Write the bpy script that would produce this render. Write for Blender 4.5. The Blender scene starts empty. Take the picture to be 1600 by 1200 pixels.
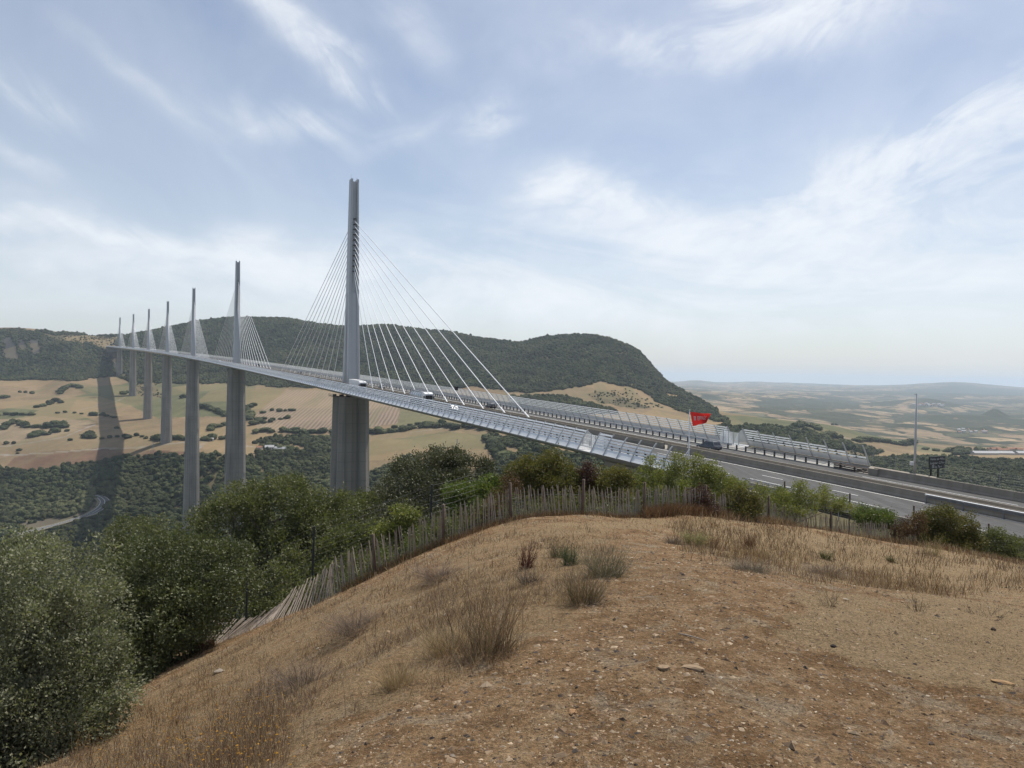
import bpy, math, random
import numpy as np

random.seed(7)
RNG = np.random.default_rng(11)
SC = bpy.context.scene
COL = SC.collection
R = math.radians

# ------------------------------------------------------------------ camera
FPX, PITCH, ROLL = 1098.12, -0.0141931, 0.0188042
fw = np.array([0, math.cos(PITCH), math.sin(PITCH)])
r0 = np.array([1.0, 0, 0]); u0 = np.cross(r0, fw)
rt = r0 * math.cos(ROLL) + u0 * math.sin(ROLL)
up = -r0 * math.sin(ROLL) + u0 * math.cos(ROLL)
cam_d = bpy.data.cameras.new('camera')
cam = bpy.data.objects.new('camera', cam_d); COL.objects.link(cam)
from mathutils import Matrix, Vector
m = Matrix.Identity(4)
for i in range(3):
    m[i][0] = rt[i]; m[i][1] = up[i]; m[i][2] = -fw[i]
cam.matrix_world = m
cam_d.sensor_fit = 'HORIZONTAL'; cam_d.sensor_width = 36.0
cam_d.lens = FPX / 1600 * 36.0
cam_d.clip_start = 0.1; cam_d.clip_end = 120000
SC.camera = cam

def ray(px, py):
    return fw + rt * ((px - 800) / FPX) + up * ((600 - py) / FPX)

def project(P):
    P = np.asarray(P, float); d = P @ fw
    return 800 + FPX * (P @ rt) / d, 600 - FPX * (P @ up) / d, d

# ------------------------------------------------------------------ light
SUN_AZ, SUN_EL = R(30), R(61)             # azimuth clockwise from +Y
sd = Vector((math.sin(SUN_AZ) * math.cos(SUN_EL), math.cos(SUN_AZ) * math.cos(SUN_EL), math.sin(SUN_EL)))
sun_d = bpy.data.lights.new('sun', 'SUN'); sun_d.energy = 4.6; sun_d.angle = R(0.8); sun_d.color = (1.0, 0.95, 0.87)
sun = bpy.data.objects.new('sun', sun_d); COL.objects.link(sun)
sun.rotation_euler = sd.to_track_quat('Z', 'Y').to_euler()

SC.view_settings.view_transform = 'Standard'
SC.view_settings.look = 'None'
SC.view_settings.exposure = 0.05
SC.view_settings.gamma = 1.0
SC.view_settings.use_curve_mapping = False
SC.render.engine = 'CYCLES'
SC.cycles.use_denoising = True
SC.cycles.max_bounces = 6; SC.cycles.transparent_max_bounces = 12
SC.cycles.diffuse_bounces = 3; SC.cycles.volume_bounces = 1

world = bpy.data.worlds.new('World'); SC.world = world; world.use_nodes = True
class NT:
    def __init__(s, tree): s.t = tree; s.n = tree.nodes; s.l = tree.links
    def add(s, typ, **kw):
        n = s.n.new(typ)
        for k, v in kw.items(): setattr(n, k, v)
        return n
    def put(s, sock, v):
        if isinstance(v, bpy.types.NodeSocket): s.l.new(v, sock)
        else: sock.default_value = v
    def m(s, op, a, b=None, c=None, clamp=False):
        n = s.add('ShaderNodeMath', operation=op, use_clamp=clamp)
        s.put(n.inputs[0], a)
        if b is not None: s.put(n.inputs[1], b)
        if c is not None: s.put(n.inputs[2], c)
        return n.outputs[0]
    def mix(s, f, a, b, blend='MIX'):
        n = s.add('ShaderNodeMix', data_type='RGBA', blend_type=blend)
        s.put(n.inputs[0], f)
        for k, v in ((6, a), (7, b)):
            if not isinstance(v, bpy.types.NodeSocket): v = (*v[:3], 1)
            s.put(n.inputs[k], v)
        return n.outputs[2]
    def noise(s, vec, scale, detail=5, rough=.55, dist=0.0):
        n = s.add('ShaderNodeTexNoise'); s.put(n.inputs['Vector'], vec)
        n.inputs['Scale'].default_value = scale; n.inputs['Detail'].default_value = detail
        n.inputs['Roughness'].default_value = rough; n.inputs['Distortion'].default_value = dist
        return n.outputs[0]
    def ramp(s, f, stops):
        n = s.add('ShaderNodeValToRGB'); s.put(n.inputs[0], f)
        e = n.color_ramp.elements
        while len(e) < len(stops): e.new(0.5)
        for q, (p, c) in zip(e, stops):
            q.position = p; q.color = (*c[:3], 1) if hasattr(c, '__len__') else (c, c, c, 1)
        return n.outputs[0]
    def mapr(s, v, a, b, c=0.0, d=1.0, smooth=False):
        n = s.add('ShaderNodeMapRange'); s.put(n.inputs[0], v)
        if smooth: n.interpolation_type = 'SMOOTHSTEP'
        for i, q in enumerate((a, b, c, d)): n.inputs[i + 1].default_value = q
        return n.outputs[0]

# sky: Nishita plus thin cirrus laid out by sky direction (azimuth, elevation)
w = NT(world.node_tree)
w.n.clear()
tc = w.add('ShaderNodeTexCoord').outputs['Generated']
sx = w.add('ShaderNodeSeparateXYZ'); w.put(sx.inputs[0], tc)
az = w.m('ARCTAN2', sx.outputs[0], sx.outputs[1])
el = w.m('ARCSINE', sx.outputs[2])
sky = w.add('ShaderNodeTexSky', sky_type='NISHITA')
sky.sun_disc = False; sky.sun_elevation = SUN_EL; sky.sun_rotation = SUN_AZ
sky.altitude = 600; sky.air_density = 1.0; sky.dust_density = 2.2; sky.ozone_density = 1.6

def cirrus(theta, stretch, scale, seed):
    c, s_ = math.cos(theta), math.sin(theta)
    a = w.m('ADD', w.m('MULTIPLY', az, c), w.m('MULTIPLY', el, s_))
    b = w.m('SUBTRACT', w.m('MULTIPLY', el, c), w.m('MULTIPLY', az, s_))
    cv = w.add('ShaderNodeCombineXYZ')
    w.put(cv.inputs[0], w.m('MULTIPLY', a, 1.0 / stretch)); w.put(cv.inputs[1], b); cv.inputs[2].default_value = seed
    return w.noise(cv.outputs[0], scale, 9, .62, 0.7)
soft = w.add('ShaderNodeCombineXYZ'); w.put(soft.inputs[0], az); w.put(soft.inputs[1], el)
wz = w.noise(soft.outputs[0], 4.0, 3, .5)
azw = w.m('ADD', az, w.m('MULTIPLY', w.m('SUBTRACT', wz, .5), .16))
wz2 = w.noise(soft.outputs[0], 7.0, 3, .5, .3)
elw = w.m('ADD', el, w.m('MULTIPLY', w.m('SUBTRACT', wz2, .5), .09))
fine = w.mapr(cirrus(R(8), 2.0, 42, 5.5), .30, .70, .55, 1.3)
n1 = w.mapr(cirrus(R(-36), 3.2, 13, 3.1), .40, .68)
n2 = w.mapr(cirrus(R(14), 2.2, 13, 8.4), .41, .67)
n3 = w.mapr(cirrus(R(-6), 4.0, 10, 1.7), .38, .70)
NZ = {1: n1, 2: n2, 3: n3}
acc = {1: None, 2: None, 3: None}
def dir_of(px, py):
    d = ray(px, py); d = d / np.linalg.norm(d)
    return math.atan2(d[0], d[1]), math.asin(d[2])
for (px, py, L, W_, ang, k, nz) in CLOUDS if 'CLOUDS' in globals() else (
    (455, 45, 150, 34, 42, 1.0, 1), (505, 95, 60, 36, 55, .9, 1), (645, 45, 60, 30, 45, .35, 1),
    (1180, 38, 170, 40, -8, 1.1, 2), (1290, 20, 90, 40, -10, .8, 2),
    (450, 200, 110, 22, 12, .6, 1), (250, 150, 120, 18, 38, .3, 1), (770, 188, 45, 25, -15, .75, 2), (640, 200, 70, 16, -25, .3, 2),
    (895, 300, 75, 30, 8, 1.0, 2), (985, 325, 110, 34, 12, .6, 2),
    (1390, 260, 260, 55, -24, .8, 2), (1530, 190, 200, 70, -20, .45, 2), (1480, 330, 300, 60, -12, .65, 2), (1150, 395, 260, 40, 14, .55, 3),
    (900, 450, 420, 42, 4, .8, 3), (560, 430, 260, 30, 5, .6, 3), (1300, 480, 360, 45, -3, .75, 3), (1250, 330, 380, 90, -14, .5, 2), (1000, 400, 300, 50, 6, .5, 3), (700, 470, 500, 40, 2, .55, 3), (1500, 420, 260, 40, -6, .5, 2), (1160, 60, 240, 30, -6, .5, 2),
    (120, 360, 190, 13, 11, .95, 1), (330, 395, 200, 20, 13, .7, 1), (120, 400, 160, 25, 5, .5, 3), (440, 430, 180, 24, 6, .6, 3),
    (20, 130, 110, 40, 35, .5, 1), (10, 250, 60, 20, 30, .4, 1), (200, 470, 300, 30, 3, .3, 3),
    (1900, 300, 300, 120, -15, .7, 2), (-300, 200, 250, 80, 25, .5, 1), (-500, 420, 300, 60, 6, .6, 3), (2100, 520, 500, 60, 0, .6, 3),
    (700, -300, 300, 90, 35, .6, 1), (1300, -350, 300, 90, -20, .8, 2)):
    a0, e0 = dir_of(px, py); a1, e1 = dir_of(px + 40 * math.cos(R(ang)), py + 40 * math.sin(R(ang)))
    th = math.atan2(e1 - e0, a1 - a0); c, s_ = math.cos(th), math.sin(th)
    sc_ = math.hypot(a1 - a0, e1 - e0) / 40
    da = w.m('SUBTRACT', azw, a0); de = w.m('SUBTRACT', elw, e0)
    p = w.m('MULTIPLY', w.m('ADD', w.m('MULTIPLY', da, c), w.m('MULTIPLY', de, s_)), 1 / (L * sc_))
    q = w.m('MULTIPLY', w.m('SUBTRACT', w.m('MULTIPLY', de, c), w.m('MULTIPLY', da, s_)), 1 / (W_ * sc_))
    g = w.m('EXPONENT', w.m('MULTIPLY', w.m('ADD', w.m('MULTIPLY', p, p), w.m('MULTIPLY', q, q)), -0.9))
    g = w.m('MULTIPLY', g, k)
    acc[nz] = g if acc[nz] is None else w.m('ADD', acc[nz], g)
dens = None
for k in acc:
    # blobs stay soft veils with wisps through them
    t = w.m('MULTIPLY', acc[k], w.m('ADD', w.m('MULTIPLY', w.m('MULTIPLY', NZ[k], fine), 1.25), .17))
    dens = t if dens is None else w.m('ADD', dens, t)
# thin veil everywhere, denser towards the horizon
veil = w.m('MULTIPLY', w.mapr(w.noise(soft.outputs[0], 2.6, 6, .6, .5), .3, .75), .34)
low = w.m('MULTIPLY', w.m('EXPONENT', w.m('MULTIPLY', w.m('ABSOLUTE', el), -7.0)), .42)
dens = w.m('ADD', dens, w.m('ADD', veil, low))
dens = w.m('SUBTRACT', 1.0, w.m('EXPONENT', w.m('MULTIPLY', dens, -1.25)))
skyc = w.mix(1.0, sky.outputs[0], (.99, .99, .975), 'MULTIPLY')
colr = w.mix(dens, skyc, (8.0, 8.35, 8.8))
bg = w.add('ShaderNodeBackground'); w.put(bg.inputs[0], colr); bg.inputs[1].default_value = 0.11
w.put(w.add('ShaderNodeOutputWorld').inputs[0], bg.outputs[0])
# ------------------------------------------------------------------ helpers
def tag(o, label=None, cat=None, group=None, kind=None):
    if label: o['label'] = label
    if cat: o['category'] = cat
    if group: o['group'] = group
    if kind: o['kind'] = kind
    return o
def empty(name, loc=(0, 0, 0), rz=0.0):
    o = bpy.data.objects.new(name, None); COL.objects.link(o); o.location = loc; o.rotation_euler = (0, 0, rz)
    o.empty_display_size = 0.5
    return o
def link(name, me, parent=None, loc=None):
    o = bpy.data.objects.new(name, me); COL.objects.link(o)
    if parent: o.parent = parent
    if loc is not None: o.location = loc
    return o
def copy_tree(o, parent=None):
    c = o.copy(); COL.objects.link(c)
    if parent: c.parent = parent
    for ch in [x for x in KIDS.get(o.name, []) ] if False else list(o.children):
        copy_tree(ch, c)
    return c
def npmesh(name, V, F, mats=(), smooth=False, midx=None):
    """V (n,3), F (m,k) one face size"""
    V = np.ascontiguousarray(V, np.float32); F = np.ascontiguousarray(F, np.int32)
    me = bpy.data.meshes.new(name); k = F.shape[1]
    me.vertices.add(len(V)); me.vertices.foreach_set('co', V.ravel())
    me.loops.add(F.size); me.loops.foreach_set('vertex_index', F.ravel())
    me.polygons.add(len(F)); me.polygons.foreach_set('loop_start', np.arange(0, F.size, k, dtype=np.int32))
    for mt in mats: me.materials.append(mt)
    if midx is not None: me.polygons.foreach_set('material_index', np.asarray(midx, np.int32))
    me.polygons.foreach_set('use_smooth', np.full(len(F), smooth))
    me.update(calc_edges=True)
    return me
def fattr(me, name, vals, dom='POINT', typ='FLOAT'):
    a = me.attributes.new(name, typ, dom)
    a.data.foreach_set('color' if 'COLOR' in typ else 'value', np.ascontiguousarray(vals, np.float32).ravel())

class MB:
    """collects polygons, one material index per face"""
    def __init__(s): s.v = []; s.f = []; s.mi = []
    def add(s, verts, faces, mi=0):
        o = len(s.v); s.v += [tuple(map(float, p)) for p in verts]
        s.f += [tuple(i + o for i in f) for f in faces]; s.mi += [mi] * len(faces)
        return s
    def box(s, c, d, mi=0, rz=0.0, taper=1.0, M=None):
        x, y, z = d[0] / 2, d[1] / 2, d[2] / 2
        P = [(-x, -y, -z), (x, -y, -z), (x, y, -z), (-x, y, -z)] + [(a * taper, b * taper, z) for a, b in ((-x, -y), (x, -y), (x, y), (-x, y))]
        if M is None: M = Matrix.Rotation(rz, 3, 'Z')
        P = [M @ Vector(p) + Vector(c) for p in P]
        return s.add(P, [(0, 3, 2, 1), (4, 5, 6, 7), (0, 1, 5, 4), (1, 2, 6, 5), (2, 3, 7, 6), (3, 0, 4, 7)], mi)
    def tube(s, pts, r, n=6, mi=0, cap=True):
        pts = [Vector(p) for p in pts]; rr = r if hasattr(r, '__len__') else [r] * len(pts)
        V = []
        for i, p in enumerate(pts):
            t = (pts[min(i + 1, len(pts) - 1)] - pts[max(i - 1, 0)])
            t = t.normalized() if t.length > 1e-9 else Vector((0, 0, 1))
            a = Vector((0, 0, 1)) if abs(t.z) < .92 else Vector((1, 0, 0))
            u = t.cross(a).normalized(); v = t.cross(u)
            V += [p + (u * math.cos(2 * math.pi * k / n) + v * math.sin(2 * math.pi * k / n)) * rr[i] for k in range(n)]
        Fc = []
        for i in range(len(pts) - 1):
            for k in range(n):
                a, b = i * n + k, i * n + (k + 1) % n
                Fc.append((a, b, b + n, a + n))
        if cap: Fc += [tuple(range(n - 1, -1, -1)), tuple(range((len(pts) - 1) * n, len(pts) * n))]
        return s.add(V, Fc, mi)
    def loft(s, rings, mi=0, closed=True, cap=True):
        n = len(rings[0]); V = [p for r_ in rings for p in r_]; Fc = []
        for i in range(len(rings) - 1):
            for k in range(n if closed else n - 1):
                a, b = i * n + k, i * n + (k + 1) % n
                Fc.append((a, b, b + n, a + n))
        if cap and closed: Fc += [tuple(range(n - 1, -1, -1)), tuple(range((len(rings) - 1) * n, len(rings) * n))]
        return s.add(V, Fc, mi)
    def mesh(s, name, mats, smooth=False):
        me = bpy.data.meshes.new(name); me.from_pydata(s.v, [], s.f)
        for mt in (mats if isinstance(mats, (list, tuple)) else [mats]): me.materials.append(mt)
        me.polygons.foreach_set('material_index', s.mi)
        me.polygons.foreach_set('use_smooth', [smooth] * len(s.f)); me.update()
        return me
    def build(s, name, mats, parent=None, smooth=False, loc=None):
        return link(name, s.mesh(name, mats, smooth), parent, loc)

def mat(name, c1, c2=None, scale=4.0, rough=.7, bump=0.0, metal=0.0, detail=6, stretch=None, spec=.3, bscale=None, lo=.35, hi=.65, coord='Object'):
    mt = bpy.data.materials.new(name); mt.use_nodes = True; t = NT(mt.node_tree); b = t.n['Principled BSDF']
    b.inputs['Roughness'].default_value = rough; b.inputs['Metallic'].default_value = metal
    b.inputs['Specular IOR Level'].default_value = spec
    vec = t.add('ShaderNodeTexCoord').outputs[coord]
    if stretch:
        mp = t.add('ShaderNodeMapping'); t.put(mp.inputs[0], vec); mp.inputs['Scale'].default_value = stretch; vec = mp.outputs[0]
    if c2 is None: c2 = tuple(x * .8 for x in c1)
    nz = t.noise(vec, scale, detail, .6)
    t.put(b.inputs['Base Color'], t.mix(t.mapr(nz, lo, hi), c1, c2))
    if bump:
        bp = t.add('ShaderNodeBump'); bp.inputs['Strength'].default_value = bump; bp.inputs['Distance'].default_value = .05
        t.put(bp.inputs['Height'], t.noise(vec, bscale or scale * 4, 6, .6)); t.put(b.inputs['Normal'], bp.outputs[0])
    return mt

# value noise (numpy)
def _h(ix, iy, seed):
    n = (ix.astype(np.int64) * 374761393 + iy.astype(np.int64) * 668265263 + seed * 974711) & 0x7fffffff
    n = ((n ^ (n >> 13)) * 1274126177) & 0x7fffffff
    return ((n ^ (n >> 16)) & 0xffff) / 65535.0
def vnoise(x, y, seed=0):
    x = np.asarray(x, float); y = np.asarray(y, float)
    ix, iy = np.floor(x), np.floor(y); fx, fy = x - ix, y - iy
    fx = fx * fx * (3 - 2 * fx); fy = fy * fy * (3 - 2 * fy)
    a, b, c, d = _h(ix, iy, seed), _h(ix + 1, iy, seed), _h(ix, iy + 1, seed), _h(ix + 1, iy + 1, seed)
    return (a + (b - a) * fx) * (1 - fy) + (c + (d - c) * fx) * fy - .5
def fbm(x, y, oct=4, seed=0):
    s_, a = 0, 1.0
    for o in range(oct): s_ = s_ + a * vnoise(x * 2 ** o, y * 2 ** o, seed + o * 17); a *= .5
    return s_
def inpoly(px, py, poly):
    px = np.asarray(px); py = np.asarray(py); r_ = np.zeros(np.shape(px), bool); n = len(poly)
    for i in range(n):
        x1, y1 = poly[i]; x2, y2 = poly[(i + 1) % n]
        if y1 == y2: continue
        c = ((y1 > py) != (y2 > py)) & (px < (x2 - x1) * (py - y1) / (y2 - y1) + x1)
        r_ ^= c
    return r_
def sstep(x, a, b):
    t = np.clip((x - a) / (b - a), 0, 1); return t * t * (3 - 2 * t)

# ------------------------------------------------------------------ road alignment (s metres from the first pylon, t to the right, z above the deck)
AX0, AXZ, AZ0, AK, ASL = (-68.549, 299.181), -5.954, -0.498483, -5.17627e-5, 0.0302538
def at(s, t, z):
    s, t, z = np.broadcast_arrays(np.asarray(s, float), np.asarray(t, float), np.asarray(z, float))
    a = AZ0 + AK * s / 2; L = 2 * np.sin(AK * s / 2) / AK
    g = AZ0 + AK * s
    return np.stack([AX0[0] + L * np.sin(a) + np.cos(g) * t, AX0[1] + L * np.cos(a) - np.sin(g) * t, AXZ + ASL * s + z], -1)
def heading(s): return AZ0 + AK * s        # clockwise from +Y
def rz_along(s): return -heading(s)        # rotation that turns local +Y to travel direction
def st_of(X, Y):
    dx, dy = X - AX0[0], Y - AX0[1]
    s = dx * math.sin(AZ0) + dy * math.cos(AZ0)
    for _ in range(3):
        P = at(s, 0 * s, 0 * s); g = AZ0 + AK * s
        s = s + (X - P[..., 0]) * np.sin(g) + (Y - P[..., 1]) * np.cos(g)
    P = at(s, 0 * s, 0 * s); g = AZ0 + AK * s
    return s, (X - P[..., 0]) * np.cos(g) - (Y - P[..., 1]) * np.sin(g)
def s_at_px(px, t, z=0.0):
    ss = np.linspace(-268, 2200, 20000); x, y, d = project(at(ss, t, z)); ok = d > 5
    return float(ss[ok][np.argmin(np.abs(x[ok] - px))])
def sweep(mb, prof, ss, mi=0, closed=False, cap=False):
    rings = []
    for s in ss: rings.append([tuple(at(s, t, z)) for t, z in prof])
    mb.loft(rings, mi, closed, cap); return mb
# ------------------------------------------------------------------ terrain heights
def hz(px): return 584.4 + 0.0188 * (px - 800)          # eye level
def P3(px, py, d):                                       # point on the line of sight at depth d
    r_ = ray(px, py); return r_ * (d / r_[1])
class RBF:
    def __init__(s, pts, val, c, lam=1e-3):
        s.p = np.asarray(pts, float); s.c = c; v = np.asarray(val, float); n = len(v)
        K = np.sqrt(((s.p[:, None] - s.p[None]) ** 2).sum(-1) + c * c) - lam * np.eye(n)
        Q = np.hstack([np.ones((n, 1)), s.p]); A = np.block([[K, Q], [Q.T, np.zeros((3, 3))]])
        s.w = np.linalg.lstsq(A, np.concatenate([v, np.zeros(3)]), rcond=None)[0]
    def __call__(s, a, b):
        a = np.asarray(a, float); sh = a.shape; a = a.ravel(); b = np.asarray(b, float).ravel(); o = np.empty(len(a))
        for i in range(0, len(a), 40000):
            x = np.stack([a[i:i + 40000], b[i:i + 40000]], 1)
            K = np.sqrt(((x[:, None, 0] - s.p[None, :, 0]) ** 2) + ((x[:, None, 1] - s.p[None, :, 1]) ** 2) + s.c * s.c)
            o[i:i + 40000] = K @ s.w[:-3] + s.w[-3] + x @ s.w[-2:]
        return o.reshape(sh)
# knoll: X, Y -> z
fgp = [(0, 0, -1.7), (-3, 0, -2.35), (3, 0, -1.75), (0, -5, -1.4), (-7, -5, -3.6), (8, -5, -1.9), (-8, 0, -4.3), (8, 0, -2.0), (16, 0, -3.0), (-14, 0, -8.0), (-14, 7, -8.8)]
for px, py, d in ((800, 1200, 3.9), (1600, 1200, 4.5), (1200, 1200, 4.1), (400, 1200, 4.9), (100, 1200, 9), (1600, 1000, 9), (800, 1000, 6.85), (1200, 1000, 7), (1600, 920, 20),
                  (1600, 885, 31), (1200, 880, 18), (1200, 822, 30), (1060, 805, 26), (930, 808, 24), (800, 813, 23), (700, 848, 22), (620, 885, 22), (540, 925, 22.5), (460, 962, 23),
                  (400, 985, 23.5), (340, 1005, 24), (250, 1040, 24), (600, 1000, 9.2), (450, 1050, 11), (300, 1050, 16), (210, 1090, 14), (300, 1150, 8.5), (700, 900, 14), (900, 880, 12.5),
                  (1440, 857, 33), (1400, 900, 21), (1000, 812, 23.5)):
    fgp.append(tuple(P3(px, py, d)))
fgp += [(3, 32, -8.2), (-4, 30, -10), (-12, 32, -16), (12, 36, -9.2), (20, 42, -10.6), (27, 38, -10.2), (-20, 24, -17), (-14, 14, -10.2), (3, 60, -22), (-20, 60, -38), (30, 60, -14.5), (45, 45, -14), (40, 25, -12),
        (-30, 10, -22), (-45, 40, -45), (10, 80, -24), (60, 60, -14.5), (30, 10, -6.5), (55, 5, -14), (-2, 45, -16)]
fgp = np.array(fgp)
RF = RBF(fgp[:, :2], fgp[:, 2], 1.5, 1e-2)
# wide country: (azimuth, ln depth) -> slope below eye level
far = []
def fp(px, d, py): far.append((px, d, (hz(px) - py) / FPX))
def fz(px, d, z): far.append((px, d, z / d))
for px, zs in ((-300, (-22, -50, -80, -120, -160, -200, -235, -240)), (0, (-22, -46, -75, -120, -160, -200, -240, -238)), (250, (-22, -46, -75, -118, -155, -195, -240, -235)),
               (450, (-21, -40, -62, -105, -140, -185, -238, -225)), (600, (-19, -33, -50, -90, -125, -165, -205, -205)), (800, (-13, -24, -34, -52, -92, -130, -150, -150)),
               (950, (-12, -26, -42, -58, -78, -100, -120, -125))):
    for d, z in zip((40, 75, 110, 180, 290, 430, 600, 740), zs): fz(px, d, z)
for px, zs in ((1100, (-10.5, -17, -24, -42, -60, -80, -100, -110)), (1300, (-11, -14.5, -17, -40, -65, -90, -108, -115)), (1500, (-11, -15, -18.5, -48, -75, -98, -112, -118)), (1800, (-12, -15, -20, -50, -75, -98, -112, -118))):
    for d, z in zip((40, 75, 110, 180, 290, 430, 600, 740), zs): fz(px, d, z)
for q in ((-300, 880, 830), (0, 880, 829), (150, 880, 828), (295, 890, 836), (450, 880, 800), (165, 985, 779), (60, 950, 800), (0, 990, 775), (-300, 1000, 775), (300, 1000, 775), (420, 980, 760), (470, 900, 790),
          (0, 1105, 729), (110, 1105, 728), (250, 1110, 715), (350, 1085, 713), (-300, 1100, 730), (258, 1187, 691), (0, 1200, 698), (100, 1195, 695), (-300, 1200, 698), (0, 1330, 671), (120, 1330, 672), (350, 1200, 692),
          (230, 1477, 654.5), (100, 1480, 645), (0, 1500, 641), (-300, 1500, 642), (350, 1480, 645), (206, 1763, 618.5), (60, 1750, 612), (0, 1830, 597), (110, 1840, 596), (-300, 1830, 598), (350, 1750, 612), (186, 2046, 586),
          (176, 2120, 568), (100, 1950, 585), (0, 1930, 588), (0, 2120, 556), (0, 2230, 525), (60, 2250, 524), (120, 2270, 530), (166, 2215, 543.5), (190, 2300, 537), (-300, 2230, 518), (-300, 2000, 580), (0, 2700, 528), (-300, 2700, 528), (100, 2650, 531),
          (170, 2600, 529), (250, 2050, 586), (250, 2200, 562), (250, 2450, 519), (300, 2000, 592), (300, 2250, 550), (300, 2450, 508.5), (350, 1900, 600), (350, 2150, 560), (350, 2450, 501), (390, 2450, 497), (450, 2400, 500), (600, 2350, 512), (700, 2300, 521),
          (450, 1800, 605), (600, 1750, 612), (450, 2100, 553), (600, 2050, 560), (400, 1300, 668), (450, 1480, 640), (450, 1150, 703), (600, 1300, 668), (600, 1150, 690), (620, 960, 742), (700, 1130, 690), (700, 950, 735), (760, 1300, 655), (620, 1500, 636),
          (770, 820, 745), (800, 1000, 695), (760, 1650, 612), (760, 1950, 570), (790, 2250, 534), (815, 2250, 537), (830, 2200, 531), (870, 2150, 526), (935, 2100, 525), (980, 2050, 540), (1005, 2000, 557), (1018, 1980, 575), (1050, 1900, 602), (1080, 1800, 620), (1110, 1650, 641),
          (880, 1600, 606), (880, 1850, 570), (960, 1500, 618), (960, 1750, 580), (1000, 1750, 598), (900, 1250, 645), (900, 900, 688), (1000, 1300, 646), (1000, 900, 690), (1060, 1450, 646), (1060, 1000, 680), (1130, 1500, 645), (1130, 1000, 690),
          (1200, 1540, 652.5), (1300, 1570, 663), (1412, 1600, 687), (1200, 1250, 672), (1200, 950, 694), (1300, 1250, 692), (1300, 1000, 708), (1400, 1300, 708), (1400, 1000, 728), (1400, 850, 742), (1500, 1500, 703), (1500, 1200, 713), (1500, 980, 727), (1500, 820, 748),
          (1600, 1500, 707), (1600, 1200, 715), (1600, 980, 731), (1600, 820, 752), (1900, 1500, 712), (1900, 900, 740),
          # behind the crests
          (350, 2900, 530), (450, 2900, 530), (600, 2800, 535), (700, 2750, 543), (830, 2650, 552), (935, 2550, 552), (1000, 2450, 585), (1050, 2300, 618), (1110, 2050, 655), (1200, 1900, 668), (1300, 1900, 676), (1412, 1900, 690), (0, 3300, 540), (-300, 3300, 540), (250, 3100, 545),
          # far plateau
          (-300, 5000, 566), (200, 5000, 572), (600, 5000, 580), (900, 5000, 590), (-300, 16000, 575), (400, 16000, 585), (900, 16000, 594), (-300, 30000, 580), (900, 30000, 596),
          (1100, 3000, 643), (1100, 4200, 625), (1100, 7000, 612), (1100, 11000, 604), (1100, 16000, 598), (1075, 16500, 596.5), (1180, 16500, 597.5), (1200, 3000, 648), (1300, 2700, 667), (1300, 3600, 645), (1300, 5500, 628), (1300, 9000, 612), (1300, 16000, 602), (1250, 12000, 606), (1430, 15000, 605),
          (1450, 2400, 684), (1450, 3000, 670), (1450, 3700, 657), (1450, 4500, 649), (1450, 5400, 641), (1450, 7000, 628), (1450, 10000, 614), (1500, 14000, 604.5), (1600, 2300, 693), (1600, 3000, 672), (1600, 4000, 654), (1600, 5500, 640), (1600, 8000, 624), (1600, 11000, 616), (1600, 15000, 609.5),
          (1900, 2300, 696), (1900, 5000, 648), (1900, 15000, 615), (1100, 30000, 603), (1500, 30000, 609), (1900, 30000, 616)):
    fp(*q)
far = np.array(far)
AZK, LDK = 5.0, 2.4
def fkey(px, d): return np.arctan((px - 800) / FPX) * AZK, np.log(d) * LDK
fk = np.stack(fkey(far[:, 0], far[:, 1]), 1)
RV = RBF(fk, far[:, 2], .12, 2e-3)
def height(X, Y):
    X = np.asarray(X, float); Y = np.asarray(Y, float)
    d = np.maximum(Y, 1.0); px = np.clip(800 + FPX * X / np.maximum(d, .5), -420, 2050)
    r_ = np.hypot(X, Y)
    a, b = fkey(px, np.maximum(d, 36.0)); zf = RV(a, b) * d
    zn = RF(np.clip(X, -60, 70), np.clip(Y, -12, 95))
    k = sstep(r_, 42, 85); k = np.where(Y < 3, 0, k)
    z = zn * (1 - k) + zf * k
    # hills of the distance: village hill, wooded ridge and knoll, rolling ground
    dd = np.maximum(Y, 1)
    def bump(px0, d0, wpx, wd, h): return h * np.exp(-((px - px0) / wpx) ** 2 - (np.log(dd / d0) / wd) ** 2)
    z = z + bump(1455, 5600, 48, .16, 70) + bump(1400, 5600, 60, .14, 30) + bump(1490, 3900, 75, .10, 26) + bump(1556, 4100, 17, .07, 48) + bump(1440, 2950, 60, .07, 14) + bump(1500, 14500, 90, .2, 110) + bump(1250, 7000, 40, .1, 26) + bump(1090, 15500, 25, .1, 60)
    rough = sstep(dd, 900, 2500)
    z = z + rough * fbm(X / 420, Y / 420, 4, 5) * 16 + sstep(dd, 2600, 5000) * fbm(X / 1500, Y / 1500, 4, 9) * 38
    z = z + sstep(dd, 120, 500) * (1 - sstep(dd, 900, 1500)) * fbm(X / 90, Y / 90, 3, 21) * 6
    # road cutting north of the abutment
    s, t = st_of(X, Y)
    zr = AXZ + ASL * s - .55 - .8 * sstep(t, 1.0, 3.0)
    onr = (1 - sstep(np.abs(t), 17.5, 27)) * (1 - sstep(s, -224, -208)) * sstep(s, -420, -380)
    z = z * (1 - onr) + zr * onr
    # ground stays clear of the deck
    under = (1 - sstep(np.abs(t), 18, 30)) * sstep(s, -206, -200) * (1 - sstep(s, 2235, 2262))
    z = np.where(under > 0, np.minimum(z, z * (1 - under) + (AXZ + ASL * s - 12 - .3 * np.clip(s + 200, 0, 120)) * under) if True else z, z)
    return z
LD = np.exp(np.linspace(math.log(45), math.log(28000), 1500))
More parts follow.
